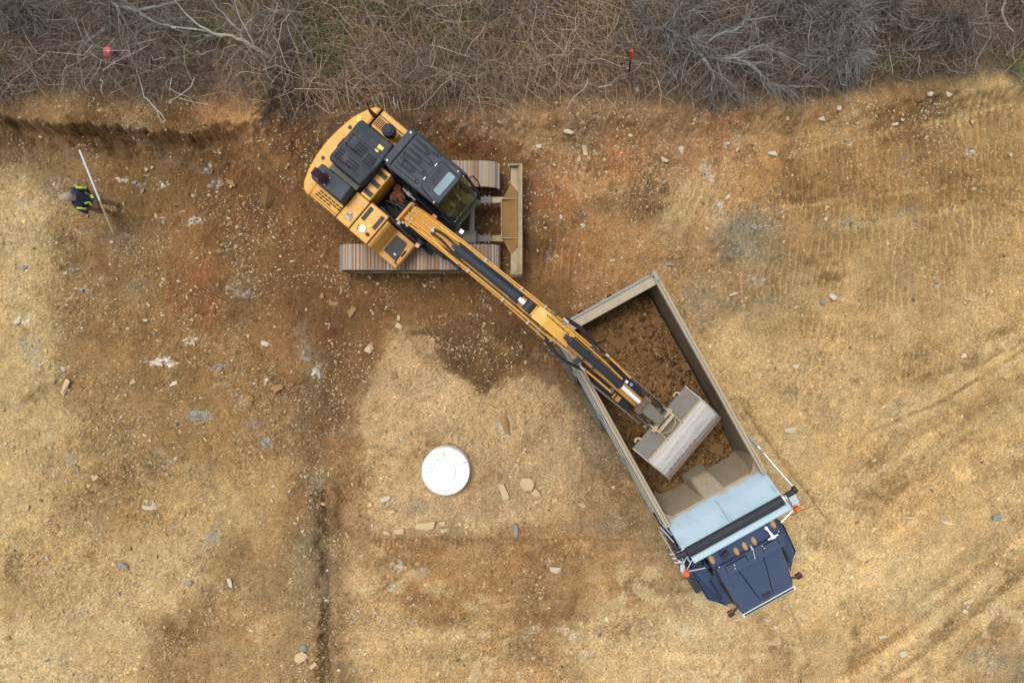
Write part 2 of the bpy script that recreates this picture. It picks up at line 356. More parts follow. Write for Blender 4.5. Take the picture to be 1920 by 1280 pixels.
def stroke(pts, wd, c, al, dash=0.0, rag=1.0):
    p = np.array(pts, float); m = wd * 3 + 30; q = window(p[:, 0].min() - m, p[:, 0].max() + m, p[:, 1].min() - m, p[:, 1].max() + m)
    x = GX[q] + rag * (8 * WX[q] + 6 * RX[q]); y = GY[q] + rag * (8 * WY[q] + 6 * RY[q]); d = np.full(x.shape, 1e9); run = np.zeros(x.shape); tot = 0
    for (x0, y0), (x1, y1) in zip(p, p[1:]):
        l = math.hypot(x1 - x0, y1 - y0); t = np.clip(((x - x0) * (x1 - x0) + (y - y0) * (y1 - y0)) / l ** 2, 0, 1); dd = np.hypot(x - x0 - t * (x1 - x0), y - y0 - t * (y1 - y0))
        run = np.where(dd < d, tot + t * l, run); d = np.minimum(d, dd); tot += l
    k = sstep(wd, wd * .5, d) * al * np.clip(.75 + 2.0 * fbm(X[q], Y[q], 2.2, 3, 5), .1, 1) * sstep(0, 25, run) * sstep(0, 25, tot - run)
    if dash: k = k * (.45 + .55 * (np.sin(run * 2 * np.pi / dash) > -.2))
    C[q] = C[q] * (1 - k[..., None]) + s2l(c) * k[..., None]
# dark ground round the excavator, the spoil tongue, and the pale pad with its clean left edge
poly([(430, 250), (560, 275), (860, 262), (1000, 300), (1005, 420), (1000, 520), (1080, 560), (1050, 690), (1000, 650), (950, 700), (912, 735), (850, 702), (800, 640), (745, 612), (700, 640), (672, 720), (640, 770), (605, 830), (580, 900), (560, 820), (590, 700), (545, 600), (480, 520), (420, 420), (370, 330)], (120, 82, 44), .72, 16)
poly([(800, 622), (880, 598), (1010, 600), (1060, 700), (1000, 650), (950, 690), (912, 735), (880, 716), (835, 688)], (104, 74, 42), .66, 6)
poly([(745, 618), (790, 612), (838, 690), (880, 720), (912, 742), (990, 700), (1060, 740), (1090, 860), (1080, 960), (1000, 985), (700, 990), (684, 860), (672, 790), (700, 700)], (200, 162, 114), .6, 6)
poly([(612, 830), (672, 776), (686, 870), (700, 1000), (640, 1010), (600, 930)], (150, 112, 68), .5, 6)
poly([(0, 330), (60, 330), (92, 470), (100, 640), (120, 800), (110, 860), (0, 870)], (196, 164, 110), .42, 34)
poly([(600, 1010), (660, 1000), (1190, 1000), (1200, 1040), (1150, 1100), (1010, 1110), (760, 1060), (640, 1060)], (172, 128, 78), .45, 9)
poly([(760, 1110), (850, 1085), (880, 1160), (800, 1175)], (152, 108, 62), .5, 8); poly([(900, 1040), (1060, 1030), (1090, 1110), (1060, 1190), (960, 1160), (930, 1100)], (160, 116, 68), .5, 8)
poly([(700, 1010), (760, 1006), (800, 1060), (720, 1064)], (156, 110, 62), .5, 8)
poly([(400, 1150), (450, 1130), (480, 1240), (320, 1250), (310, 1170)], (160, 122, 74), .5, 10); poly([(330, 1130), (360, 1090), (400, 1110), (390, 1200), (300, 1230), (300, 1180)], (128, 96, 58), .4, 8)
for x0, y0, x1, y1, wd, c, al, ds in ((1640, 798, 1930, 640, 30, (210, 172, 112), .75, 0), (1625, 815, 1930, 650, 5, (120, 88, 50), .5, 0), (1700, 720, 1930, 625, 9, (150, 112, 64), .6, 0), (1650, 830, 1930, 700, 16, (168, 128, 76), .45, 0), (1620, 880, 1930, 740, 9, (206, 168, 108), .6, 9), (1600, 930, 1930, 790, 14, (160, 122, 72), .5, 11), (1580, 960, 1930, 830, 7, (210, 174, 116), .5, 8),
    (1660, 960, 1930, 860, 8, (140, 106, 64), .4, 9), (1700, 1010, 1930, 905, 9, (204, 166, 108), .5, 7), (1560, 1280, 1930, 985, 9, (150, 112, 66), .6, 8), (1590, 1285, 1930, 1015, 10, (210, 174, 116), .6, 10), (1640, 1285, 1930, 1060, 8, (140, 104, 60), .55, 8), (1680, 1285, 1930, 1090, 10, (204, 168, 110), .55, 9), (1720, 1290, 1930, 1130, 12, (156, 118, 72), .6, 8), (1790, 1290, 1930, 1185, 10, (150, 114, 70), .5, 8),
    (1450, 1130, 1510, 1285, 14, (206, 170, 114), .6, 9), (1476, 1120, 1530, 1285, 4, (140, 106, 62), .5, 0), (1545, 1100, 1580, 1285, 18, (210, 174, 120), .5, 10), (1385, 750, 1560, 990, 4, (128, 96, 58), .6, 0), (1400, 740, 1600, 1000, 10, (206, 168, 110), .45, 9), (1370, 770, 1530, 985, 8, (196, 158, 102), .4, 9),
    (1410, 395, 1930, 330, 5, (206, 164, 104), .45, 0), (1430, 300, 1930, 190, 6, (204, 160, 100), .5, 0), (1560, 430, 1930, 375, 5, (206, 166, 106), .45, 0), (1420, 585, 1640, 600, 5, (208, 168, 108), .5, 0), (680, 1010, 1200, 1012, 4, (120, 86, 48), .4, 0), (640, 1150, 1200, 1120, 6, (204, 164, 106), .3, 0), (600, 905, 612, 1285, 6, (84, 62, 38), .75, 0)):  # the last stroke paints in the shadow along the pad's step
    stroke([(x0, y0), ((x0 + x1) / 2, (y0 + y1) / 2 + (14 if x1 > 1900 and y0 > 700 else 0)), (x1, y1)], wd, c, min(.9, al * (1.35 if x1 > 1900 else 1)), ds)
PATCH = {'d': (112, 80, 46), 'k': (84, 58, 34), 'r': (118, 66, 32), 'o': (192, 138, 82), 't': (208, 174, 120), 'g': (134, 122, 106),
         'w': (222, 218, 210), 'b': (160, 160, 160), 'u': (148, 84, 46), 'p': (186, 148, 100), 'n': (150, 108, 62), 'e': (150, 132, 104)}  # d and g also lay a darker band beside the truck
BL = """1230 372 34 46 0 d .9|1195 390 30 30 0 d .6|1130 382 34 20 0 d .6|1080 400 22 26 0 d .7|1300 360 26 30 0 t .6|1260 420 40 26 -40 t .7|1330 380 30 16 0 p .5
920 277 90 16 4 r .8|1020 292 30 12 0 r .9|1010 372 40 50 0 r .5|1020 420 40 28 0 n .6|1100 270 50 16 10 d .7|1200 260 50 24 0 n .6|1240 300 30 20 0 d .6|1120 300 22 36 0 d .5
820 655 70 26 35 d .75|905 715 22 26 0 d .9|960 690 60 22 -45 d .7|1010 650 50 34 -30 d .7|880 650 60 34 15 d .6|800 625 60 18 0 d .6|760 690 40 40 0 p .5|830 700 26 18 30 p .6|930 640 40 10 35 o .3
760 560 160 34 0 d .6|600 560 60 60 0 d .5|630 640 50 70 20 d .6|610 760 30 60 0 k .35|580 690 30 60 0 e .35|590 900 30 30 0 d .6|640 950 14 60 0 d .6|630 985 20 30 0 k .4
606 1000 11 75 0 k .75|606 1130 10 110 2 k .7|600 1250 12 60 0 d .7|580 1080 40 90 0 e .5|585 900 30 40 0 e .5|560 820 40 60 0 e .3
372 500 14 26 0 u .6|366 530 22 26 0 u .7|385 565 16 30 20 u .6|380 600 20 24 0 u .3|255 980 6 6 0 u .8|150 1050 34 14 -35 u .4|170 1030 24 10 -35 n .6
330 1190 40 34 0 d .7|380 1180 30 24 0 n .6|20 1070 18 34 0 d .7|10 1150 14 60 0 n .6|150 1130 20 10 0 n .5|400 1080 40 30 -30 d .6|440 1060 30 44 0 d .5|350 1060 20 14 -30 n .6|230 890 90 30 -10 d .6|200 930 60 30 0 d .5|490 860 40 14 0 n .5
170 560 60 120 0 d .35|120 470 26 60 0 d .5|200 430 60 40 0 d .5|120 700 30 60 0 d .3|60 740 40 14 -30 d .5|420 460 60 40 0 d .4|470 480 50 50 20 n .4|540 500 40 60 0 d .35
60 250 70 7 10 k .3|400 290 40 6 35 k .3|120 262 30 8 0 o .3|260 268 30 8 0 n .4|330 275 26 8 0 o .3|150 290 60 10 0 e .3|330 300 60 10 25 e .3|480 250 40 26 20 o .6|500 300 40 20 0 o .35|570 330 24 40 0 k .4|450 300 22 18 0 o .4|110 212 60 9 4 o .4|200 228 60 8 3 p .4
1710 235 30 34 10 d .8|1660 250 40 20 0 d .5|1860 220 50 16 -15 d .5|1480 290 26 18 -30 k .6|1400 290 20 20 0 d .5|1340 285 16 26 0 d .5|1570 300 40 30 0 n .5|1500 320 60 22 0 n .5|1440 300 30 20 0 o .5|1390 240 20 24 0 d .5|1500 230 40 16 0 o .5|1620 200 40 18 0 o .5|1480 235 20 26 0 d .5
1480 350 60 28 0 d .5|1540 350 40 26 0 d .4|1600 360 50 26 0 n .7|1680 380 60 24 -10 d .4|1780 340 60 22 -10 d .4|1860 380 50 20 -10 d .4|1590 420 60 12 0 e .7|1700 395 40 10 -14 e .7|1540 490 40 20 0 d .6|1560 520 30 14 0 d .7|1390 410 34 30 0 g .45|1430 400 40 30 30 g .35|1380 470 30 18 0 g .5|1310 560 34 18 0 g .45|1300 540 30 20 0 g .4|1360 580 60 16 -4 g .45|1450 560 40 12 0 e .7|1520 680 26 24 0 g .45|1440 690 36 14 0 g .4|1480 740 20 16 0 e .7|1560 780 30 14 0 e .6|1420 520 20 12 0 w .3|1300 470 60 16 -10 n .5
1740 650 50 20 -25 d .5|1700 700 40 12 -28 d .4|1790 690 60 10 -30 d .5|1870 620 40 12 -25 d .5|1690 760 60 20 -30 t .7|1640 790 40 26 -30 t .7|1780 700 40 14 -28 t .6|1880 640 60 16 -24 t .7|1800 780 40 14 -28 n .6|1780 800 20 14 0 d .5|1660 850 50 18 -30 n .7|1700 870 40 14 -30 n .6|1640 930 60 16 -30 n .8|1680 920 40 10 -35 n .8|1610 930 12 10 0 d .5|1840 870 30 26 -20 d .4|1780 840 80 8 -30 n .5|1850 780 60 8 -28 n .6|1900 760 40 8 -28 t .6
1800 1150 60 9 -38 n .7|1760 1190 50 8 -40 d .5|1880 1100 60 9 -35 n .6|1840 1220 60 10 -35 e .7|1890 1180 60 12 -35 n .6|1900 1060 30 18 -30 d .5|1890 1240 50 40 -30 e .7|1550 1030 40 20 0 n .5|1600 1050 24 14 0 n .5|1460 1210 20 50 -18 d .45|1500 1260 30 24 0 n .6|1605 1190 10 14 0 d .7|1600 1255 16 30 0 n .7|1700 1270 60 10 -35 d .5|1440 1180 14 30 -20 n .5|1650 1000 40 10 -30 n .4
760 1040 70 24 0 n .8|700 1050 20 14 0 n .5|880 1080 60 26 0 n .7|800 1150 50 34 10 n .8|860 1160 30 22 0 d .35|960 1040 60 30 0 n .7|1040 1060 60 40 0 n .6|1040 1140 50 40 0 n .6|1000 1130 40 60 0 d .25|1000 1220 50 30 0 n .6|680 1160 24 18 0 n .5|830 1100 26 16 0 t .6|900 1150 40 20 40 t .4|940 1190 60 12 10 t .4|800 1190 60 10 0 t .5|770 1070 40 8 0 t .6|1130 1170 50 18 0 t .4|950 1020 120 10 2 d .5|740 1016 60 8 0 d .4|1180 1100 50 20 0 n .4|1080 1190 60 10 15 t .6|900 1260 30 20 0 n .6
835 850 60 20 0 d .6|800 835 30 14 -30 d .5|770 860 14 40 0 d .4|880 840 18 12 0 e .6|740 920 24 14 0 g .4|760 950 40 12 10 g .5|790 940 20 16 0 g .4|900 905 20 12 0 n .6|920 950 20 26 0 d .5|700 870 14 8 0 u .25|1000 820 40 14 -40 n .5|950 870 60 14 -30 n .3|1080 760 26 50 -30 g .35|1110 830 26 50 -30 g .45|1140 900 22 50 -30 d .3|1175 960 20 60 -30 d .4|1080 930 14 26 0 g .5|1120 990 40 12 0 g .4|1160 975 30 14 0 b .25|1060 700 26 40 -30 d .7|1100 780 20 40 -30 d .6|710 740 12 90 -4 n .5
295 682 26 8 3 w .95|350 636 16 5 -40 w .8|372 786 22 11 5 b .9|497 832 14 9 30 b .85|360 415 20 6 -10 w .9|376 411 7 5 0 w .9|152 542 16 6 25 b .8|52 650 20 18 0 b .6|38 600 12 10 0 w .6|405 690 12 10 0 b .8|40 380 12 12 0 b .6|290 410 12 5 0 w .6|222 336 12 5 0 w .7|252 343 14 7 0 b .7|268 358 11 7 0 g .45|302 346 9 5 0 w .8|402 342 10 7 0 b .8|388 318 9 7 0 b .7|210 250 5 5 0 b .5|90 345 22 12 0 b .4|160 430 30 10 0 b .3|220 450 40 20 0 b .25
260 540 40 30 0 e .4|445 530 26 22 0 e .5|462 545 20 8 20 w .4|430 545 16 5 30 w .5|590 700 7 14 20 w .8|570 660 16 26 0 b .4|560 620 12 30 20 e .5|395 1000 9 24 8 b .75|380 1010 4 20 8 b .5|280 950 13 5 20 w .85|265 1110 8 7 0 w .6|150 1150 12 8 -30 b .6|120 860 14 10 0 b .6|300 860 20 8 30 b .6|395 930 8 8 0 b .6|80 1070 20 12 0 w .35|230 1060 10 6 30 g .45|350 1092 6 12 15 g .7|445 755 20 12 0 b .35|470 800 30 20 0 b .3|60 675 16 5 20 b .6|110 690 10 6 0 w .5|30 760 20 6 0 b .4|180 520 8 5 0 b .6|130 500 10 8 0 b .5
745 1060 14 6 10 w .6|795 1072 12 8 -20 b .5|735 1100 7 9 0 w .8|800 1100 12 10 0 t .9|1068 1190 22 8 30 w .6|1000 1180 18 10 -20 w .4|905 1205 8 12 0 b .5|900 1225 5 7 0 w .7|1030 1045 12 6 30 b .5|960 1115 5 5 0 w .6|1165 1035 6 5 0 b .6|1210 1095 6 6 0 w .4|1225 1185 6 8 0 b .4|1100 1230 16 8 0 w .3|1820 285 14 8 0 w .7|1755 531 8 10 0 w .5|1869 968 14 7 10 b .8|1755 1126 12 10 30 b .6|1720 1148 10 10 -40 b .35|1590 1070 8 5 40 w .5|1630 1080 12 6 40 b .4|1775 975 10 6 0 b .3|1525 745 16 10 0 g .5|1690 745 9 7 0 b .7|1500 1160 16 8 0 w .3|1290 1180 8 10 20 w .5|1870 1140 20 8 0 w .3|1030 478 7 14 0 b .7|1010 330 20 8 -20 b .4|1380 255 24 18 0 t .4|1330 320 14 26 -20 w .35|1345 400 10 30 -10 w .3|1255 497 10 8 0 b .6|1690 290 14 8 0 g .5|946 800 12 24 -15 w .45"""
for q in BL.replace('\n', '|').split('|'):  # some k patches paint shade onto the bank face and pad step
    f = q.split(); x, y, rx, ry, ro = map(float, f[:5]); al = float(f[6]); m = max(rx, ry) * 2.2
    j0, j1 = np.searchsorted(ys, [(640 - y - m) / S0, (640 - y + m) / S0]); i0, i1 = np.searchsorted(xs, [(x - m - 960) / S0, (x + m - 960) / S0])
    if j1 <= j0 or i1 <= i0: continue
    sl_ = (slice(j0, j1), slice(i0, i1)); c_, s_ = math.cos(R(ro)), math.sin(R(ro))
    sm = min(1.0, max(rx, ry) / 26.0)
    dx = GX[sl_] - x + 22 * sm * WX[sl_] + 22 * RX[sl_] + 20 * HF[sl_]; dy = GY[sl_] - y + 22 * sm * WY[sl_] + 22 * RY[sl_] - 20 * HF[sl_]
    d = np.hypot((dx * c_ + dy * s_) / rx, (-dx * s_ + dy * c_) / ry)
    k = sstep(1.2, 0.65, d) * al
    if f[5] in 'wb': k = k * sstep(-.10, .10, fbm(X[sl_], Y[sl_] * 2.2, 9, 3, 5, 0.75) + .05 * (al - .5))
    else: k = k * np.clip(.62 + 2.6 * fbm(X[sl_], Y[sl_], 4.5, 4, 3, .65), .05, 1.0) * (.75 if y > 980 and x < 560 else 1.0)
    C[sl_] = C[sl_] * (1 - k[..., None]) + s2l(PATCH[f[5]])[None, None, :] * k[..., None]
# streaks where wheels ran on the lower right, and finer mottling everywhere
ca, sa = math.cos(R(-36)), math.sin(R(-36))
st = fbm((GX * ca + GY * sa) / 400.0, (-GX * sa + GY * ca) / 26.0, 1.0, 4, 6)
C *= (1 + 0.75 * st * sstep(1480, 1750, GX + 0.4 * (GY - 900)) * sstep(600, 760, GY))[..., None]
st2 = fbm(GX / 120.0, GY / 16.0, 1.0, 4, 1)
C *= (1 + 0.45 * st2 * sstep(960, 1040, GY) * sstep(640, 700, GX) * sstep(1500, 1300, GX))[..., None]
mot = fbm(X, Y, 1.6, 5, 2, 0.65); mo2 = fbm(X, Y, 6.5, 4, 6, 0.7); mo3 = fbm(X, Y, 17.0, 2, 4, 0.8)
C *= np.clip(1 + 0.62 * mot + 0.60 * mo2 + (0.50 * mo3 + 0.13 * rng.normal(0, 1, X.shape).clip(-2, 2)) * np.clip(.75 + 2.2 * fbm(X, Y, .8, 4, 7), .25, 1.4), 0.32, 1.95)[..., None]
hue = fbm(X, Y, 1.1, 4, 0, 0.6)
C[..., 0] *= 1 + 0.16 * hue; C[..., 2] *= 1 - 0.30 * hue
C *= (1 + 0.46 * PM - 0.17 * PB)[..., None]
# ragged cream crusts where the wheels polished the fill
cr = sstep(.07, .15, fbm(X, Y, 2.6, 5, 6, .62)) * np.clip(.3 + 3 * fbm(X, Y, .5, 3, 4), 0, 1) * np.clip(sstep(990, 1060, GY) * sstep(630, 680, GX) + .5 * sstep(1300, 1500, GX) * sstep(500, 640, GY) + .4 * sstep(560, 500, GX) * sstep(850, 900, GY), 0, 1)
C = C * (1 - .55 * cr[..., None]) + s2l((222, 194, 142)) * .55 * cr[..., None]
lum = (C @ np.array([.3, .55, .15]))[..., None]; C = C * .86 + lum * .14
C *= np.array([1.02, 1.045, .965])
C *= (1 + .28 * sstep(200, 150, GY))[..., None]
fa = sstep(15.5, 21, np.maximum(np.abs(X), np.abs(Y) * 1.45))[..., None]; C = C * (1 - fa) + fa * np.where((Y > 6)[..., None], s2l((104, 90, 70)), s2l((186, 154, 104)))
GROUNDCOL = C
V = np.stack([X, Y, Z], -1).reshape(-1, 3)
ny, nx = X.shape; ii = np.arange(ny * nx).reshape(ny, nx)
F = np.stack([ii[:-1, :-1], ii[:-1, 1:], ii[1:, 1:], ii[1:, :-1]], -1).reshape(-1, 4)
M_SOIL, nt_, b_, co_ = base('dry_stony_soil')
a_ = nn(nt_, 'ShaderNodeVertexColor'); a_.layer_name = 'tint'
n1_ = noise(nt_, co_, 26, 6, 0.7, 0.2); n2_ = noise(nt_, co_, 55, 5, 0.7)
k_ = mix(nt_, 1.0, ramp(nt_, n1_, [(0.36, 0.62), (0.64, 1.38)]), ramp(nt_, n2_, [(0.34, 0.68), (0.66, 1.32)]), 'MULTIPLY')
vo_ = nn(nt_, 'ShaderNodeTexVoronoi'); vo_.inputs['Scale'].default_value = 13; vo_.inputs['Randomness'].default_value = 1
nt_.links.new(co_, vo_.inputs['Vector'])
fl_ = ramp(nt_, vo_.outputs['Distance'], [(0.10, 1.0), (0.20, 0.0)])
sep_ = nn(nt_, 'ShaderNodeSeparateColor'); nt_.links.new(vo_.outputs['Color'], sep_.inputs[0])
fl2_ = mix(nt_, 1.0, fl_, ramp(nt_, sep_.outputs[0], [(0.74, 0.0), (0.78, 0.75)]), 'MULTIPLY')
c1_ = mix(nt_, 1.0, a_.outputs[0], k_, 'MULTIPLY')
c2_ = mix(nt_, fl2_, c1_, mix(nt_, 0.45, a_.outputs[0], (0.40, 0.33, 0.24)))
nt_.links.new(c2_, b_.inputs['Base Color']); b_.inputs['Roughness'].default_value = 0.95; b_.inputs['Specular IOR Level'].default_value = 0.1
bump(nt_, b_, n1_, 0.6, 0.02)
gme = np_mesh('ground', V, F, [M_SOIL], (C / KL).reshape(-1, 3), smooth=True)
ground = tag(link('ground', gme), kind='structure')
def gz(x, y):
    x = np.asarray(x, float); y = np.asarray(y, float)
    i = np.clip(np.searchsorted(xs, x) - 1, 0, nx - 2); j = np.clip(np.searchsorted(ys, y) - 1, 0, ny - 2)
    fx = np.clip((x - xs[i]) / (xs[i + 1] - xs[i]), 0, 1); fy = np.clip((y - ys[j]) / (ys[j + 1] - ys[j]), 0, 1)
    return (Z[j, i] * (1 - fx) + Z[j, i + 1] * fx) * (1 - fy) + (Z[j + 1, i] * (1 - fx) + Z[j + 1, i + 1] * fx) * fy
def gc(x, y):
    i = np.clip(np.searchsorted(xs, x) - 1, 0, nx - 1); j = np.clip(np.searchsorted(ys, y) - 1, 0, ny - 1)
    return GROUNDCOL[j, i] / KL
def onto(px, py, up=0.0):
    """world point of a photo pixel on the ground"""
    h = 0.0
    for _ in range(4):
        p = at(px, py, h); h = float(gz(p[0], p[1])) + up
    return at(px, py, h)
# ------------------------------------------------------------------ tracked excavator with a front blade
M_YEL = paint('yellow_paint', alb((247, 182, 78)), 0.42, 0, 0.30, 2.6, wear=alb((196, 140, 62)), dustc=(0.36, 0.20, 0.06), spec=0.4)
M_YELD = paint('dusty_yellow_paint', alb((228, 166, 76)), 0.5, 0, 0.45, 4.0, dustc=(0.30, 0.16, 0.06), spec=0.3)
M_BLK = paint('charcoal_plastic', (0.015, 0.019, 0.027), 0.5, 0, 0.10, 3.0, dustc=(0.045, 0.043, 0.043), spec=0.3)
M_ROOF = paint('grey_roof_plastic', (0.022, 0.027, 0.037), 0.5, 0, 0.12, 3.0, dustc=(0.05, 0.048, 0.048), spec=0.35)
M_DK = plain('black_rubber', (0.012, 0.012, 0.013), 0.6, 0, 0.4)
M_PIT = plain('oily_black_steel', (0.008, 0.008, 0.009), 0.7, 0, 0.2)
M_PAD = paint('grit_pad', (0.055, 0.056, 0.058), 0.95, 0, 0.15, 8, wear=(0.13, 0.13, 0.13), spec=0.1)
M_SHOE = paint('rusty_shoe_steel', alb((186, 148, 106)), 0.7, 0.0, 0.35, 6.0, wear=alb((120, 74, 44)), dustc=alb((186, 150, 104)), spec=0.3)
M_GRO = paint('worn_grouser_steel', alb((186, 180, 170)), 0.45, 0.0, 0.15, 8.0, wear=alb((140, 120, 96)), spec=0.5)
M_FRM = paint('muddy_track_frame', alb((128, 112, 92)), 0.8, 0, 0.5, 4.0, dustc=alb((120, 88, 56)), spec=0.2)
M_BLADE = paint('mud_covered_blade', alb((158, 122, 74)), 0.85, 0, 0.5, 3.0, dustc=alb((138, 98, 54)), spec=0.2)
M_CREAM = paint('worn_cream_steel', alb((192, 176, 140)), 0.7, 0, 0.5, 4.0, wear=alb((150, 132, 104)), dustc=alb((152, 120, 78)), spec=0.3)
M_GREY = paint('muddy_grey_steel', alb((128, 122, 112)), 0.65, 0.0, 0.4, 5.0, wear=alb((84, 84, 88)), dustc=alb((150, 124, 92)), spec=0.4)
M_STEEL = paint('polished_bucket_steel', alb((226, 220, 212)), 0.42, 0.25, 0.45, 2.0, wear=alb((186, 180, 176)), dustc=alb((188, 160, 128)), spec=0.5, stretch=(5, .5, 3))
M_WORN = paint('scraped_bucket_steel', alb((186, 180, 172)), 0.5, 0.25, 0.5, 4.0, wear=alb((112, 110, 112)), dustc=alb((164, 130, 92)), spec=0.4, stretch=(3, .8, 3))
M_LINK = paint('greasy_link_steel', alb((112, 88, 72)), .6, .1, .35, 7, wear=alb((170, 150, 126)), dustc=alb((120, 84, 56)))
M_EDGE = paint('scuffed_edge_steel', alb((150, 112, 76)), 0.5, 0.2, 0.4, 8, wear=alb((190, 176, 160)))
M_CHR = plain('bright_rod_chrome', (0.80, 0.80, 0.80), 0.25, 0.6)
M_SILV = plain('zinc_clamp', (0.30, 0.28, 0.25), 0.5, 0.0)
M_RUST = paint('rusty_iron', alb((112, 66, 42)), 0.9, 0, 0.3, 6, wear=alb((84, 48, 34)), spec=0.1)
M_RUSTD = paint('dark_rusted_pipe', alb((70, 52, 56)), 0.8, 0, 0.2, 6, wear=alb((90, 60, 50)), spec=0.2)
M_STK = plain('yellow_warning_film', alb((250, 222, 60)), 0.5)
M_WHT = plain('white_label_film', (0.75, 0.75, 0.74), 0.5)
M_BLU = plain('blue_label_film', alb((130, 180, 230)), 0.5)
M_ORG = plain('orange_reflector', alb((226, 130, 50)), 0.35)
M_GLS = glass('cab_window_glass', (0.86, 0.90, 0.80), 0.05)
M_GLSS = glass('cab_side_glass', (0.62, 0.66, 0.54), 0.08)
M_HAT = paint('roof_hatch_glass', alb((104, 136, 146)), 0.25, 0, 0.1, 3, dustc=alb((124, 150, 152)), spec=0.3)
M_FLOOR = paint('muddy_cab_floor', alb((150, 142, 100)), 0.8, 0, 0.3, 5, dustc=alb((110, 90, 60)), spec=0.2)
M_DIRTG = paint('dirty_grey_bumper', alb((112, 110, 100)), 0.7, 0, 0.4, 5, dustc=alb((130, 112, 84)), spec=0.3)

EX = tag(empty('excavator', (-2.35, 3.08, 0.0)), 'orange yellow tracked excavator with charcoal cab reaching its bucket over the truck', 'excavator')
RZ = R(-40.2)
# --- undercarriage (square to the photograph), local to the excavator's base
def track_path(x0, x1, r, zc):
    L = x1 - x0; per = 2 * L + 2 * math.pi * r
    def f(s):
        s %= per
        if s < L: return x0 + s, zc + r, 0.0
        s -= L
        if s < math.pi * r: a = s / r; return x1 + r * math.sin(a), zc + r * math.cos(a), a
        s -= math.pi * r
        if s < L: return x1 - s, zc - r, math.pi
        s -= L; a = math.pi + s / r; return x0 + r * math.sin(a), zc + r * math.cos(a), a
    return f, per
sh = B()
sh.mat(0).box(-0.092, 0.092, -0.315, 0.315, -0.03, 0.0)
for x in (-0.08, -0.052, 0.03): sh.mat(1).hexa([(x - .014, -.314, -.005), (x + .014, -.314, -.005), (x + .014, .314, -.005), (x - .014, .314, -.005), (x - .009, -.312, .028), (x + .009, -.312, .028), (x + .009, .312, .028), (x - .009, .312, .028)])
SHOES = [sh.mesh('track_shoe', [M_SHOE, M_GRO]), sh.mesh('track_shoe', [paint('tan_mud_on_shoe', alb((192, 164, 126)), 0.85, 0.0, 0.4, 7.0, wear=alb((150, 112, 74)), dustc=alb((206, 178, 136)), spec=0.2), M_GRO]),
         sh.mesh('track_shoe', [paint('brown_rust_on_shoe', alb((170, 128, 88)), 0.8, 0.0, 0.35, 6.0, wear=alb((112, 78, 52)), dustc=alb((176, 142, 102)), spec=0.2), paint('dull_grouser_steel', alb((164, 154, 140)), 0.6, 0, 0.4, 7, wear=alb((120, 100, 78)), dustc=alb((176, 150, 116)))])]
for yc, xa, xb in ((-1.015, -1.52, 1.62), (1.02, -1.52, 1.62)):
    b = B()
    b.box(xa, xb, yc - .16, yc + .16, .22, .66)
    for x in np.linspace(xa + .25, xb - .25, 6): b.cyl((x, yc - .19, .2), (x, yc + .19, .2), .11)
    for x, r_ in ((xa, .32), (xb, .31)): b.cyl((x, yc - .17, .43), (x, yc + .17, .43), r_, n=20)
    tr = b.obj('track', M_FRM, EX)
    f, per = track_path(xa, xb, .40, .42); n = 48
    for k in range(n):
        x, z, a = f(per * k / n + (.05 if yc > 0 else 0)); j = random.uniform(-.006, .006)
        link('track_shoe', random.choice(SHOES), tr, (x, yc + j, z), (0, a, 0))
    c = B()
    for k in range(n):
        x, z, a = f(per * k / n)
        c.obox((x - .035 * math.sin(a), yc - .26, z - .055 * math.cos(a)), .16, .05, .08, 0, a)
        c.obox((x - .035 * math.sin(a), yc + .26, z - .055 * math.cos(a)), .16, .05, .08, 0, a)
    o = c.obj('track_chain', M_FRM, tr); o['kind'] = 'stuff'
b = B()
b.box(-1.0, 1.1, -.72, .72, .42, .72); b.cyl((0, 0, .7), (0, 0, .96), .62, n=32)
b.obj('lower_frame', M_FRM, EX, .02)
# blade and its arms
bl = B()
X0 = 2.52
for y in np.linspace(-1.42, 1.26, 13): pass
prof = [(0.05, .08), (-.03, .14), (-.07, .3), (-.07, .5), (-.02, .68), (.06, .78), (.085, .78), (.0, .66), (-.04, .5), (-.04, .3), (.0, .16), (.075, .08)]
bl.side([(X0 + x, z) for x, z in prof], -1.42, 1.26)
blade = bl.obj('blade', M_CREAM, EX, .008)
b = B()
b.hexa([(X0 - .20, 1.22, .55), (X0 + .0, 1.22, .55), (X0 + .0, 0.58, .62), (X0 - .20, .80, .62), (X0 - .20, 1.22, .6), (X0 + .0, 1.22, .6), (X0 + .0, .58, .67), (X0 - .20, .80, .67)])
b.obj('end_plate', M_CREAM, blade, .006); b = B()
b.hexa([(X0 - .20, -.95, .62), (X0 + .0, -.72, .62), (X0 + .0, -1.38, .55), (X0 - .20, -1.38, .55), (X0 - .20, -.95, .67), (X0 + .0, -.72, .67), (X0 + .0, -1.38, .6), (X0 - .20, -1.38, .6)])
b.obj('end_plate', M_CREAM, blade, .006)
for y in (1.24, -1.435): b = B(); b.box(X0 - .22, X0 + .07, y, y + .035, .1, .77); b.obj('end_cap', M_CREAM, blade, .006)
b = B()
b.prism([(X0 - .42, .42), (X0 - .42, -.52), (X0 - .20, -.95), (X0 - .03, -.74), (X0 - .03, .60), (X0 - .20, .80)], .56, [.60, .60, .64, .68, .68, .64])
b.obj('back_plate', M_BLADE, blade, .01)
b = B(); b.box(X0 - .42, X0 - .03, -.545, -.525, .5, .70).box(X0 - .42, X0 - .03, .425, .445, .5, .70)
b.box(X0 - .44, X0 - .42, -.53, .43, .48, .64); b.obj('stiffener', M_CREAM, blade)
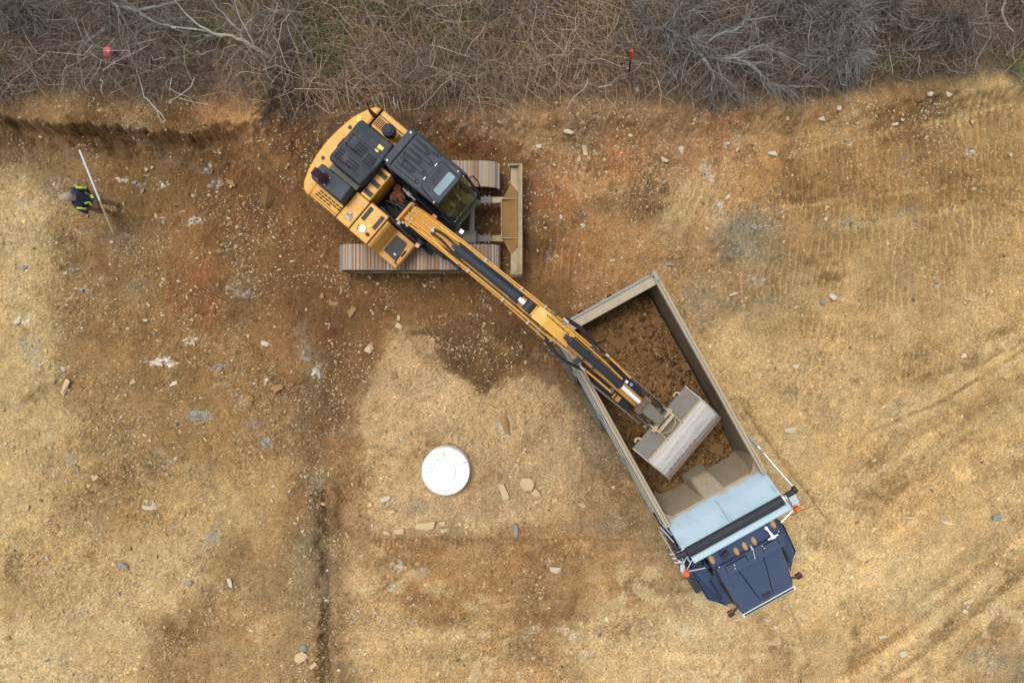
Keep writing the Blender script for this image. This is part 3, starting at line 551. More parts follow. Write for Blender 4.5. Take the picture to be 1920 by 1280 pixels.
for y in (.42, -.53):
    b = B(); b.box(1.0, X0 - .30, y - .075, y + .075, .42, .60); b.obj('push_arm', M_CREAM, EX, .012)
    b = B()
    for x in (1.38, 1.50, 1.66, 1.76): b.box(x, x + .05, y - .13, y + .11, .5, .64)
    b.box(1.36, 1.85, y - .09, y + .07, .58, .66); b.obj('blade_hinge', M_GREY, EX, .01)
    b = B(); b.cyl((1.0, y, .72), (1.48, y, .76), .165, n=20); b.cyl((.96, y, .72), (1.0, y, .72), .14); b.obj('blade_cylinder', M_GREY, EX, .015, smooth=True)
b = B(); b.cyl((1.36, -.42, .78), (1.36, .42, .78), .075); b.obj('cross_tube', M_GREY, EX, smooth=True)

# --- upper works: u forward, v to the cab side, turned 40 degrees
def up(b, name, mats, bevel=0.0, smooth=False, parent=EX, seg=2):
    return b.obj(name, mats, parent, bevel, smooth, rz=RZ if parent is EX else None, seg=seg)
b = B(); b.prism([(-2.1, -1.2), (.5, -1.24), (.5, -.52), (.95, -.52), (.95, 1.26), (-2.1, 1.24)], .97, 1.06)
deck = up(b, 'deck', M_PIT, .02)
cw = [(-1.96, 1.33), (-2.13, 1.30), (-2.27, 1.05), (-2.39, .75), (-2.46, .35), (-2.49, -.05), (-2.47, -.45), (-2.40, -.82), (-2.30, -1.10), (-2.18, -1.27), (-2.05, -1.30), (-1.96, -1.28)]
b = B(); b.prism(cw, .95, 1.74); up(b, 'counterweight', M_YEL, .09, seg=4)
b = B()
for v in (-.42, .52): b = B(); b.cyl((-2.28 + (.02 if v > 0 else 0), v, 1.73), (-2.28 + (.02 if v > 0 else 0), v, 1.748), .045, n=16); up(b, 'lifting_eye', M_DK)
b = B(); b.obox((-2.22, .80, 1.747), .10, .16, .012, .35); up(b, 'warning_label', M_STK)
# left rear cover with its grilles
b = B(); b.box(-1.94, -.95, .86, 1.325, 1.06, 1.72); lc = up(b, 'side_cover', M_YEL, .03)
b = B(); b.box(-1.93, -1.0, 1.18, 1.20, 1.70, 1.727); b.box(-1.97, -1.95, .84, 1.32, 1.5, 1.76); up(b, 'cover_seam', M_PIT, parent=lc)
for u0, u1, nu_, v0, v1, nv_ in ((-1.90, -1.56, 7, .93, 1.14, 5), (-1.28, -1.04, 5, .95, 1.13, 4)):
    b = B(); b.box(u0 - .01, u1 + .01, v0 - .01, v1 + .01, 1.715, 1.728)
    g = up(b, 'vent_grille', M_PIT, parent=lc); b = B()
    for u in np.linspace(u0, u1, nu_ + 1): b.box(u - .006, u + .006, v0, v1, 1.728, 1.738)
    for v in np.linspace(v0, v1, nv_ + 1): b.box(u0, u1, v - .006, v + .006, 1.7285, 1.7375)
    up(b, 'grille_bar', M_YELD, parent=lc)['kind'] = 'stuff'
b = B(); 
for k in range(14): b.box(-1.90 + k * .06, -1.875 + k * .06, 1.322, 1.336, 1.35, 1.7)
up(b, 'cooling_louvre', M_YELD, parent=lc)['kind'] = 'stuff'
b = B(); b.lathe([(.10, 0), (.10, .16), (.155, .18), (.155, .34), (.13, .37), (.08, .385), (.07, .40), (.0, .40)], (-1.43, 1.01, 1.72), 28); pc = up(b, 'air_precleaner', M_BLK, .006, smooth=True)
# black engine hood
hd = [(-2.03, .80), (-1.10, .82), (-1.06, .36), (-1.10, -.37), (-2.00, -.37), (-2.06, -.30), (-2.06, .72)]
b = B(); b.prism(hd, 1.66, 2.13); hood = up(b, 'engine_hood', M_BLK, .085, seg=4)
b = B(); b.box(-2.0, -1.13, .10, .125, 2.11, 2.142).box(-2.0, -1.13, .03, .055, 2.11, 2.142).box(-2.0, -1.13, .50, .525, 2.11, 2.142).box(-2.0, -1.13, .43, .44, 2.11, 2.140)
up(b, 'pressed_rib', M_BLK, .008, parent=hood)['kind'] = 'stuff'
b = B(); b.box(-1.95, -1.18, .14, .42, 2.12, 2.136); up(b, 'raised_panel', M_BLK, .006, parent=hood)
b = B(); b.box(-2.14, -2.0, -.02, .24, 1.72, 1.98); up(b, 'rear_latch_cover', M_BLK, .03, parent=hood)
b = B()
def slot(u, v, du=.028, dv=.05): b.box(u - du, u + du, v - dv * .5, v + dv * .5, 2.10, 2.145)
for i in range(4): slot(-1.95 + 0.005 * i, .40 - .075 * i, .028, .04)
for i in range(5): slot(-1.93 + .07 * i + .0, .14, .022, .04)
for i in range(4):
    for j in range(4): slot(-1.72 + .075 * i, .36 - .068 * j, .026, .036)
for i in range(3):
    for j in range(4): slot(-1.38 + .085 * i, .30 - .068 * j, .03, .036)
for i in range(2):
    for j in range(4): slot(-1.95 + .08 * i, -.02 - .068 * j, .028, .036)
for i in range(4): slot(-1.80 + .08 * i, -.22, .028, .036)
for i in range(4):
    for j in range(3): slot(-1.66 + .08 * i, -.05 - .068 * j, .028, .036)
o = up(b, 'vent_slot', M_PIT, parent=hood)['kind'] = 'stuff'
b = B(); b.box(-1.36, -1.22, .55, .63, 2.128, 2.137).box(-1.36, -1.27, .455, .495, 2.128, 2.137).box(-1.355, -1.27, .505, .54, 2.128, 2.137); up(b, 'warning_label', M_STK, parent=hood)
# muffler box, exhaust, right hand covers
b = B(); b.prism([(-2.06, -.53), (-1.20, -.50), (-1.17, -.93), (-2.0, -.955), (-2.09, -.90)], 1.70, 2.18); mb = up(b, 'muffler_cover', M_ROOF, .045, seg=3)
b = B(); b.lathe([(.14, 0), (.14, .015), (.0, .015)], (-1.80, -.775, 2.18), 18); up(b, 'exhaust_flange', M_RUSTD, parent=mb)
b = B(); b.tube([(-1.80, -.775, 2.18), (-1.80, -.775, 2.32), (-1.82, -.775, 2.40), (-1.88, -.78, 2.46), (-1.99, -.785, 2.50)], .092, 16); up(b, 'exhaust_pipe', M_RUSTD, smooth=True, parent=mb)
b = B()
for u, v in ((-1.90, -.68), (-1.70, -.68), (-1.90, -.87), (-1.70, -.87)): b.cyl((u, v, 2.18), (u, v, 2.198), .014, n=8)
up(b, 'flange_bolt', M_SILV, parent=mb)['kind'] = 'stuff'
b = B(); b.box(-2.02, -1.20, -.50, -.375, 1.06, 1.78); b.box(-1.98, -1.2, -.445, -.43, 1.78, 1.80); up(b, 'hood_rail', M_GREY, .01)
b = B(); b.hexa([(-1.98, -1.285, 1.06), (-1.175, -1.285, 1.06), (-1.175, -.95, 1.06), (-1.98, -.95, 1.06), (-1.98, -1.27, 1.70), (-1.175, -1.27, 1.70), (-1.175, -.95, 1.80), (-1.98, -.95, 1.80)]); rc = up(b, 'side_cover', M_YEL, .03)
b = B()
for j in range(3):
    for i in range(6 - (j == 0) * 2):
        u = -1.84 + .115 * i + .03 * j; v = -1.16 + .062 * j; z = 1.70 + (v + 1.27) * .3125
        b.obox((u, v, z), .085, .028, .03)
up(b, 'vent_slot', M_PIT, parent=rc)['kind'] = 'stuff'
b = B(); b.box(-1.97, -1.20, -1.225, -1.213, 1.68, 1.722); up(b, 'cover_seam', M_PIT, parent=rc)
b = B(); b.box(-1.162, -.765, -1.28, -.50, 1.06, 1.80); pcv = up(b, 'pump_cover', M_YEL, .035)
b = B(); b.cyl((-1.0, -.74, 1.795), (-1.0, -.74, 1.806), .13, n=32); up(b, 'round_lid', M_YEL, .004, parent=pcv)
b = B(); b.obox((-.93, -1.08, 1.80), .19, .15, .016, .1); up(b, 'latch_plate', M_CREAM, .01, parent=pcv)
b = B(); b.cyl((-.95, -.98, 1.80), (-.95, -.98, 1.84), .036, n=14); b.obox((-.94, -1.10, 1.812), .12, .07, .012, .1); up(b, 'latch', M_SILV, .004, parent=pcv)
b = B(); b.box(-1.09, -.80, -.49, .30, 1.06, 1.80); st = up(b, 'walkway_panel', M_YEL, .03)
for v in (-.36, -.10, .16):
    b = B(); b.obox((-.945, v, 1.803), .22, .12, .014); up(b, 'anti_slip_pad', M_PAD, parent=st)
b = B(); b.box(-.755, -.215, -1.295, -.47, 1.06, 1.80); ft = up(b, 'fuel_tank', M_YEL, .04, seg=3)
for u in (-.65, -.32):
    b = B(); b.obox((u, -.74, 1.802), .10, .36, .014); up(b, 'anti_slip_pad', M_PAD, parent=ft)
b = B(); b.lathe([(.085, 0), (.085, .035), (.05, .05), (.0, .055)], (-.51, -1.08, 1.80), 24); up(b, 'filler_cap', M_WHT, parent=ft, smooth=True)
b = B(); b.lathe([(.04, 0), (.04, .06), (.0, .07)], (-.34, -1.10, 1.80), 12); b.cyl((-.60, -1.14, 1.8), (-.60, -1.14, 1.83), .02, n=8).cyl((-.62, -1.08, 1.8), (-.62, -1.08, 1.825), .016, n=8); up(b, 'small_cap', M_RUST, parent=ft)
b = B(); b.obox((-.46, -.93, 1.803), .10, .075, .008); up(b, 'warning_label', M_STK, parent=ft)
for u, va, vb in ((-1.166, -1.27, -.52), (-.760, -1.28, -.48), (-.210, -1.28, -.50), (-1.075, -.46, .28)):
    b = B(); b.box(u - .009, u + .009, va, vb, 1.74, 1.803); up(b, 'panel_seam', M_PIT)
b = B(); b.side([(-.205, 1.06), (.55, 1.06), (.55, 1.30), (.02, 1.30), (-.10, 1.72), (-.15, 1.79), (-.205, 1.79)], -1.30, -.56); tb = up(b, 'tool_box', M_YELD, .03, seg=3)
b = B(); b.prism([(.06, -1.15), (.42, -1.17), (.44, -.98), (.40, -.70), (.36, -.66), (.06, -.68)], 1.29, 1.316); up(b, 'step_pad', M_PAD, .004, parent=tb)
b = B(); b.obox((.33, -1.05, 1.322), .07, .05, .012); up(b, 'step_latch', M_SILV, parent=tb)
b = B(); b.box(.455, .50, -1.0, -.82, 1.295, 1.308); up(b, 'hand_hole', M_PIT, parent=tb)
b = B(); b.tube([(.50, -1.2, 1.3), (.50, -1.2, 1.55), (.50, -1.0, 1.6)], .018); b.obox((.62, -.50, 1.35), .14, .22, .16, .2); up(b, 'front_mirror', M_DK, .02)
b = B(); b.obox((.63, -.55, 1.45), .1, .09, .05, .2); up(b, 'side_reflector', M_ORG)
b = B(); b.prism([(-2.10, 1.06), (-1.98, 1.04), (-1.99, 1.14), (-2.10, 1.12)], 1.72, [2.0, 1.78, 1.78, 2.0]); b.tube([(-2.09, 1.10, 1.95), (-2.10, 1.12, 2.25), (-2.08, 1.13, 2.42)], .018); up(b, 'mirror_stalk', M_RUST)
# hoses, valve block and swing motor in the well
b = B(); b.box(-.20, .25, -.15, .22, 1.06, 1.30); b.cyl((-.45, .0, 1.06), (-.45, .0, 1.45), .19, n=20); b.obox((-.02, -.05, 1.36), .26, .20, .14, .3); b.cyl((-.62, .18, 1.06), (-.62, .18, 1.4), .10); b.obox((-.1, .05, 1.46), .14, .1, .08, .7)
up(b, 'valve_block', M_RUST, .03)
for k in range(46):
    u0 = random.uniform(-.72, .0); v0 = random.uniform(-.46, .26); u1 = random.uniform(.1, .55); v1 = random.uniform(-.48, .1)
    zm = random.uniform(1.35, 1.75)
    pts = [(u0, v0, 1.1), (u0 + .05, v0, zm - .1), (u0 * .6 + u1 * .4 + random.uniform(-.1, .1), v0 * .5 + v1 * .5 + random.uniform(-.12, .12), zm), (u1, v1, zm - .05), (u1 + .2, v1, 1.4)]
    P = []
    for t in np.linspace(0, 1, 9):
        c = [math.comb(4, i) * (1 - t) ** (4 - i) * t ** i for i in range(5)]
        P.append(tuple(sum(ci * p[a] for ci, p in zip(c, pts)) for a in range(3)))
    b = B(); b.tube(P, random.uniform(.014, .026), 6); up(b, 'hydraulic_hose', M_DK, smooth=True)
b = B(); b.tube([(-.50, .30, 1.5), (.45, .27, 1.5)], .03); up(b, 'hydraulic_hose', M_DK)
b = B(); b.cyl((-.45, .24, 1.62), (-.05, .22, 1.62), .02, n=8); b.cyl((-.32, .235, 1.62), (-.2, .23, 1.62), .045, n=8); b.cyl((-.38, .237, 1.62), (-.36, .237, 1.62), .04, n=8); up(b, 'hose_coupling', M_SILV)
b = B(); b.tube([(-.55, -.42, 1.62), (-.2, -.46, 1.66), (.3, -.50, 1.60), (.55, -.48, 1.4)], .045, 8); up(b, 'hydraulic_hose', M_DK, smooth=True)

# cab: frame, windows, roof with hatch, seat and controls
b = B()
def post(p0, p1, r): b.obox(((p0[0] + p1[0]) / 2, (p0[1] + p1[1]) / 2, (p0[2] + p1[2]) / 2), r, r, abs(p1[2] - p0[2]), 0, math.atan2(p1[0] - p0[0], p1[2] - p0[2]))
for v in (.37, 1.27):
    b.cyl((.66, v, 2.74), (.98, v, 1.75), .035, n=8); b.cyl((.98, v, 1.75), (.98, v, 1.10), .035, n=8)
    b.box(-.82, -.74, v - .04, v + .04, 1.1, 2.75); b.box(-.14, -.06, v - .035, v + .035, 1.1, 2.75)
    b.box(-.80, .98, v - .035, v + .035, 1.06, 1.20 if v > 1 else 1.5); b.box(-.8, .66, v - .035, v + .035, 2.64, 2.74)
b.box(-.82, -.76, .37, 1.27, 1.06, 1.9); b.box(-.82, -.76, .37, 1.27, 2.6, 2.75)
cab = up(b, 'cab', M_BLK, .01)
b = B(); b.box(.86, 1.02, .34, 1.31, 1.04, 1.16); up(b, 'front_sill', M_DIRTG, .025, parent=cab)
b = B(); b.prism([(-.74, .40), (.88, .40), (.88, 1.24), (-.74, 1.24)], 1.08, 1.14); up(b, 'cab_floor', M_FLOOR, parent=cab)
b = B(); b.hexa([(.655, .40, 2.72), (.665, .40, 2.72), (.665, 1.24, 2.72), (.655, 1.24, 2.72), (.985, .40, 1.76), (.995, .40, 1.76), (.995, 1.24, 1.76), (.985, 1.24, 1.76)]); b.box(.985, .995, .40, 1.24, 1.17, 1.75)
up(b, 'windshield', M_GLS, parent=cab)
b = B(); b.box(-.74, .68, .345, .355, 1.5, 2.64); b.box(-.74, .68, 1.285, 1.295, 1.2, 2.64); b.box(-.815, -.805, .41, 1.23, 1.9, 2.6)
up(b, 'side_window', M_GLSS, parent=cab)
b = B(); b.prism([(-.84, 1.20), (-.78, 1.28), (.60, 1.26), (.69, 1.18), (.70, .42), (.63, .33), (-.72, .30), (-.82, .36)], 2.70, 2.84); roof = up(b, 'roof', M_ROOF, .06, parent=cab, seg=4)
b = B(); b.box(-.845, -.665, .36, 1.25, 2.83, 2.87); up(b, 'roof_rail', M_ROOF, .02, parent=cab)
b = B(); b.box(-.662, -.645, .36, 1.25, 2.838, 2.846); up(b, 'roof_groove', M_PIT, parent=cab)
b = B()
for i in range(7):
    v = .46 + i * .125; L = .38 if i % 2 else .60
    b.box(-.60, -.60 + L, v - .042, v + .042, 2.835, 2.852)
    b.cyl((-.60 + L, v, 2.835), (-.60 + L, v, 2.852), .042, n=14)
up(b, 'roof_rib', M_ROOF, .008, parent=cab)['kind'] = 'stuff'
b = B()
for i in range(7):
    v = .46 + i * .125; L = .38 if i % 2 else .60
    pts = [(-.60, v - .046, 2.845), (-.60 + L, v - .046, 2.845)] + [(-.60 + L + .046 * math.sin(a), v - .046 * math.cos(a), 2.845) for a in np.linspace(.4, 2.7, 5)] + [(-.60 + L, v + .046, 2.845), (-.60, v + .046, 2.845)]
    b.tube(pts, .007, 5)
o = up(b, 'rib_groove', M_PIT, parent=cab); o['kind'] = 'stuff'
b = B(); b.prism([(.12, .50), (.19, .43), (.60, .36), (.685, .42), (.69, 1.08), (.62, 1.12), (.18, 1.14), (.12, 1.08)], 2.83, 2.88); ht = up(b, 'roof_hatch', M_ROOF, .02, parent=cab)
b = B(); b.prism([(.105, .49), (.18, .415), (.61, .345), (.70, .41), (.705, 1.09), (.63, 1.135), (.17, 1.155), (.105, 1.09)], 2.832, 2.848); up(b, 'hatch_gasket', M_PIT, parent=cab)
b = B(); b.prism([(.385, .56), (.41, .52), (.58, .51), (.61, .54), (.62, 1.06), (.60, 1.09), (.41, 1.09), (.385, 1.06)], 2.875, 2.885); up(b, 'hatch_frame', M_BLK, .004, parent=cab)
b = B(); b.prism([(.405, .56), (.42, .54), (.57, .53), (.59, .56), (.60, 1.04), (.58, 1.07), (.43, 1.07), (.405, 1.04)], 2.885, 2.891); up(b, 'hatch_window', M_HAT, parent=cab)
b = B()
for i in range(4): b.box(.18 + .045 * i, .20 + .045 * i, .66 - .02 * (i % 2), 1.06 - (.0 if i < 2 else .3 * 0), 2.878, 2.889)
up(b, 'hatch_rib', M_ROOF, .004, parent=cab)['kind'] = 'stuff'
b = B()
for u, v in ((-.76, 1.18), (-.76, .40), (.10, .60), (.10, .64), (.10, .98), (.10, 1.02), (.55, 1.20), (.58, .36)): b.cyl((u, v, 2.84), (u, v, 2.885 if u > -.5 else 2.89), .020 if u < -.5 else .014, n=10)
up(b, 'roof_bolt', M_WHT, parent=cab)['kind'] = 'stuff'
b = B(); b.tube([(-.62, .78, 2.85), (-.55, .70, 2.9), (-.45, .74, 2.92), (-.5, .60, 2.87)], .008); b.obox((-.50, .56, 2.86), .05, .07, .03, .4); up(b, 'radio_aerial', M_DK, parent=cab)
b = B(); b.tube([(.70, 1.33, 2.25), (.73, 1.42, 2.25), (.86, 1.44, 1.95), (1.02, 1.36, 1.35), (1.0, 1.30, 1.3)], .016, 8); up(b, 'handrail', M_DK, smooth=True, parent=cab)
b = B(); b.box(-.50, .10, .60, 1.02, 1.45, 1.60); b.hexa([(-.56, .6, 1.55), (-.44, .6, 1.55), (-.44, 1.02, 1.55), (-.56, 1.02, 1.55), (-.66, .62, 2.3), (-.56, .62, 2.3), (-.56, 1.0, 2.3), (-.66, 1.0, 2.3)]); b.box(-.4, 0, .66, .96, 1.14, 1.45); up(b, 'seat', M_DK, .04, parent=cab)
b = B(); b.box(-.35, .42, 1.06, 1.20, 1.3, 1.70).box(-.30, .40, .42, .54, 1.3, 1.68); b.box(.52, .80, 1.10, 1.22, 1.6, 1.86); up(b, 'console', M_BLK, .03, parent=cab)
b = B(); b.tube([(.36, 1.10, 1.68), (.40, 1.08, 1.86)], [.02, .03]).tube([(.36, .50, 1.66), (.40, .50, 1.84)], [.02, .03]); up(b, 'joystick', M_DK, parent=cab)
b = B(); b.tube([(.72, .78, 1.14), (.62, .80, 1.7)], .014).tube([(.72, .88, 1.14), (.62, .88, 1.7)], .014); b.obox((.74, .76, 1.17), .20, .09, .03).obox((.74, .90, 1.17), .20, .09, .03); up(b, 'travel_pedal', M_DK, .005, parent=cab)
b = B(); b.tube([(.97, .70, 1.45), (.86, .86, 2.1)], .012); b.obox((.94, .56, 1.52), .02, .3, .02); up(b, 'wiper', M_DK, parent=cab)
b = B(); b.obox((.80, .50, 1.16), .14, .10, .05, .6); up(b, 'blue_floor_cloth', plain('blue_cloth', alb((60, 90, 150)), 0.9), .015, parent=cab)
b = B(); b.obox((.56, .22, 1.72), .12, .07, .10, .1); up(b, 'side_reflector', M_ORG, .01)

# boom
MID = -.115
b = B()
btop = [(.02, 1.86), (.35, 2.20), (.9, 2.66), (1.7, 3.20), (2.5, 3.56), (3.3, 3.80), (4.0, 3.94), (4.16, 3.86)]
bbot = [(.10, 1.50), (.9, 2.02), (1.8, 2.56), (2.6, 3.02), (3.4, 3.42), (4.1, 3.66)]
b.side(btop + bbot[::-1], MID - .145, MID + .145)
for v in (MID - .16, MID + .16): b.side([(0, 1.5), (.5, 1.8), (.45, 2.25), (.0, 1.9)], v - .02, v + .02)
boom = up(b, 'boom', M_YELD, .012)
b = B(); b.hexa([(.02, -.43, 1.90), (.08, -.43, 1.90), (.10, .10, 1.96), (.04, .10, 1.96), (-.02, -.43, 2.02), (.04, -.43, 2.02), (.06, .10, 2.08), (.0, .10, 2.08)]); up(b, 'hose_bulkhead', M_YELD, .01, parent=boom)
def ztop(u): return float(np.interp(u, [p[0] for p in btop], [p[1] for p in btop]))
def pipe(vs, us, dz, r=.022, m=M_YEL, par=boom, nm='hydraulic_pipe'):
    b = B(); P = [(u, float(np.interp(u, us, vs)), ztop(u) + dz) for u in np.linspace(us[0], us[-1], 16)]
    b.tube(P, r, 7); return up(b, nm, m, smooth=True, parent=par)
pipe([-.36, -.30, -.285, -.30], [.12, .6, 2.8, 4.35], .01, .019); pipe([-.30, -.335, -.325, -.35, -.38], [.12, .6, 2.8, 3.6, 4.3], -.06, .019, M_YELD)
pipe([-.25, -.24, -.245], [.5, 1.6, 4.0], .008, .014, M_DK, nm='hydraulic_hose'); pipe([.02, .015, .02], [1.2, 2.0, 4.0], .012, .014, M_DK, nm='hydraulic_hose')
pipe([.06, .075, .06, .075], [.12, .6, 2.8, 4.3], .02, .019); pipe([.10, .12, .11, .13], [.12, .6, 2.8, 4.3], -.06, .019, M_YEL)
pipe([-.20, -.22, -.30], [.12, .9, 1.6], .045, .02); pipe([-.24, -.27, -.33], [.12, .9, 1.9], .03, .02)
pipe([-.02, .0, .04], [.12, .9, 1.6], .045, .02); pipe([.02, .05, .07], [.12, .9, 1.9], .03, .02)
pipe([-.12, -.11, -.10], [.1, .5, .9], .05, .018)
b = B()
for u in (.16, .30):
    for v in (-.38, -.27, -.18, -.04, .06): b.obox((u + .02 * random.random(), v, ztop(u) + .05), .05, .035, .05)
up(b, 'pipe_fitting', M_SILV, .006, parent=boom)['kind'] = 'stuff'
for u, v in ((.09, -.44), (.06, .08)):
    b = B(); b.cyl((u, v - .04, 2.0), (u, v + .04, 2.0), .04, n=10); up(b, 'boom_pin', M_SILV, parent=boom)
for u, v in ((2.15, -.305), (2.30, .085), (3.1, -.315), (3.25, .09), (3.78, -.34), (3.85, .105)):
    b = B(); b.obox((u, v, ztop(u) + .02), .05, .095, .06); up(b, 'pipe_clamp', M_SILV, .01, parent=boom)
for v0 in (-.17, -.07):
    P = []
    for t in np.linspace(0, 1, 12):
        u = .95 + t * .92; P.append((u, v0 + .02 * math.sin(t * 6) - .03 * t * (1 if v0 < -.1 else -1), ztop(u) + .06 + .20 * math.sin(math.pi * t * .75)))
    b = B(); b.tube(P, .026, 8); up(b, 'hydraulic_hose', M_DK, smooth=True, parent=boom)
b = B(); b.obox((.93, -.09, ztop(.93) + .06), .09, .11, .05); up(b, 'hose_coupling', M_SILV, .01, parent=boom)
A0, A1, A2, A3 = Vector((1.70, -.105, 3.44)), Vector((3.18, -.105, 4.05)), Vector((3.40, -.105, 4.14)), Vector((3.66, -.105, 4.24))
b = B(); b.cyl(A0, A1, .098, n=20).cyl(A1, A1 + (A2 - A1) * .8, .112, n=20); b.obox(A0 - Vector((.06, 0, .02)), .14, .10, .14); b.tube([A0 + Vector((.2, .10, .05)), A0 + Vector((.9, .12, .36)), A1 + Vector((-.1, .12, .04))], .022, 6); ac = up(b, 'arm_cylinder', M_BLK, .008, smooth=True, parent=boom)
b = B(); b.cyl(A1 + (A2 - A1) * .8, A3, .055, n=16); up(b, 'cylinder_rod', M_CHR, smooth=True, parent=boom)
b = B(); b.cyl(A3 + Vector((-.06, -.11, 0)), A3 + Vector((-.06, .11, 0)), .11, n=18); up(b, 'rod_eye', M_DK, .01, smooth=True, parent=boom)
for v in (MID - .225, MID + .225):
    b = B(); b.cyl((.62, v, 1.10), (1.42, v, 2.12), .075, n=16); b.cyl((1.40, v, 2.09), (1.86, v, 2.68), .045, n=12); b.cyl((1.86, v - .06, 2.68), (1.86, v + .06, 2.68), .08, n=14); up(b, 'boom_cylinder', M_BLK, smooth=True, parent=boom)
b = B(); b.cyl((1.86, MID - .27, 2.68), (1.86, MID + .27, 2.68), .04, n=12); up(b, 'cylinder_pin', M_GREY, parent=boom)
b = B(); b.obox((1.35, .30, 2.32), .13, .13, .11, .1); b.box(1.25, 1.45, .05, .26, 2.28, 2.31); wl = up(b, 'work_lamp', M_DK, .02, parent=boom)
b = B(); b.obox((1.36, .30, 2.379), .09, .09, .008, .1); up(b, 'lamp_lens', M_WHT, parent=boom)

# arm
AV = -.10
b = B()
atop = [(3.70, 4.28), (4.02, 4.36), (4.6, 4.20), (5.6, 3.72), (6.75, 3.14), (7.12, 2.94)]
abot = [(3.74, 4.06), (4.02, 3.66), (4.20, 3.60), (4.8, 3.62), (5.8, 3.24), (6.9, 2.78), (7.08, 2.76)]
b.side(atop + abot[::-1], AV - .11, AV + .11)
arm = up(b, 'arm', M_YELD, .012)
def az(u): return float(np.interp(u, [p[0] for p in atop], [p[1] for p in atop]))
b = B(); b.side([(3.76, 4.315), (4.02, 4.385), (4.66, 4.205), (4.66, 4.17), (4.02, 4.345), (3.76, 4.28)], AV - .14, AV + .14); up(b, 'arm_top_plate', M_YEL, .006, parent=arm)
b = B()
for k in range(13): b.obox((3.98 + k * .045, -.012, az(3.98 + k * .045) + .032), .028, .022 if k % 3 else .03, .006, 0, .1)
for k in range(6): b.obox((4.28 + k * .02, -.012, az(4.28 + k * .02) + .030), .012, .012, .006)
up(b, 'dark_lettering', M_DK, parent=arm)['kind'] = 'stuff'
b = B(); b.cyl((4.05, AV - .26, 3.83), (4.05, AV + .26, 3.83), .085, n=18); up(b, 'arm_pin', M_GREY, .01, parent=arm)
C0, C1, C2 = Vector((4.62, -.095, 4.33)), Vector((6.02, -.095, 3.72)), Vector((6.66, -.095, 3.44))
b = B(); b.cyl(C0, C1, .084, n=20); b.cyl(C1 - (C1 - C0) * .06, C1, .098, n=20); b.obox(C0 + Vector((-.05, 0, 0)), .16, .1, .14)
for t in (.33, .52): 
    p = C0 + (C1 - C0) * t; b.cyl(p - (C1 - C0) * .008, p + (C1 - C0) * .008, .098, n=16); b.obox(p + Vector((0, -.12, -.01)), .05, .12, .05)
up(b, 'bucket_cylinder', M_BLK, .006, smooth=True, parent=arm)
b = B(); b.cyl(C1, C2, .05, n=16); up(b, 'cylinder_rod', M_CHR, smooth=True, parent=arm)
def apipe(pts, r, m, nm='hydraulic_pipe'):
    b = B(); P = []
    pts = [Vector((u, v, az(u) + d)) for u, v, d in pts]
    for i in range(len(pts) - 1):
        for t in np.linspace(0, 1, 6)[:-1]: P.append(pts[i].lerp(pts[i + 1], t))
    b.tube(P + [pts[-1]], r, 7); return up(b, nm, m, smooth=True, parent=arm)
apipe([(4.35, .055, -.02), (4.9, .055, 0), (5.5, .05, .02), (6.0, .03, .02)], .02, M_YEL); apipe([(4.4, .10, -.1), (5.0, .11, -.06), (5.2, .16, -.1)], .02, M_YEL)
apipe([(5.45, .20, -.2), (5.75, .19, -.14), (6.15, .17, -.1)], .022, M_YEL); apipe([(5.25, -.32, -.2), (5.6, -.31, -.16), (6.0, -.31, -.12)], .022, M_YEL)
apipe([(4.2, -.30, -.1), (4.7, -.28, -.06), (5.1, -.27, -.1)], .022, M_YELD)
apipe([(4.25, -.40, -.2), (4.55, -.46, -.2), (4.85, -.45, -.22), (5.1, -.38, -.22), (5.3, -.32, -.2)], .03, M_DK, 'hydraulic_hose')
apipe([(4.25, -.36, -.15), (4.5, -.43, -.15), (4.8, -.47, -.2), (5.1, -.40, -.2), (5.28, -.34, -.2)], .026, M_DK, 'hydraulic_hose')
apipe([(4.3, .20, -.1), (4.6, .25, -.12), (4.9, .24, -.12), (5.2, .20, -.16), (5.45, .20, -.2)], .026, M_DK, 'hydraulic_hose')
apipe([(4.3, .16, -.12), (4.62, .21, -.12), (4.95, .20, -.12)], .022, M_DK, 'hydraulic_hose')
for u, v, d in ((4.32, .15, .04), (5.42, .20, .18), (5.22, -.33, .18)):
    b = B(); b.obox((u, v, az(u) - d), .14, .05, .05); up(b, 'hose_coupling', M_SILV, .01, parent=arm)
b = B(); b.obox((5.12, .12, az(5.12) - .06), .12, .14, .1, .3).obox((5.02, -.28, az(5.02) - .08), .12, .16, .1, -.2); up(b, 'valve_block', M_DK, .01, parent=arm)
b = B(); b.obox((6.12, .055, az(6.12) + .0), .07, .055, .014, 0, .48); up(b, 'white_label', M_WHT, parent=arm)
b = B(); b.obox((6.24, .075, az(6.24) - .02), .075, .06, .014, 0, .48); up(b, 'blue_label', M_BLU, parent=arm)
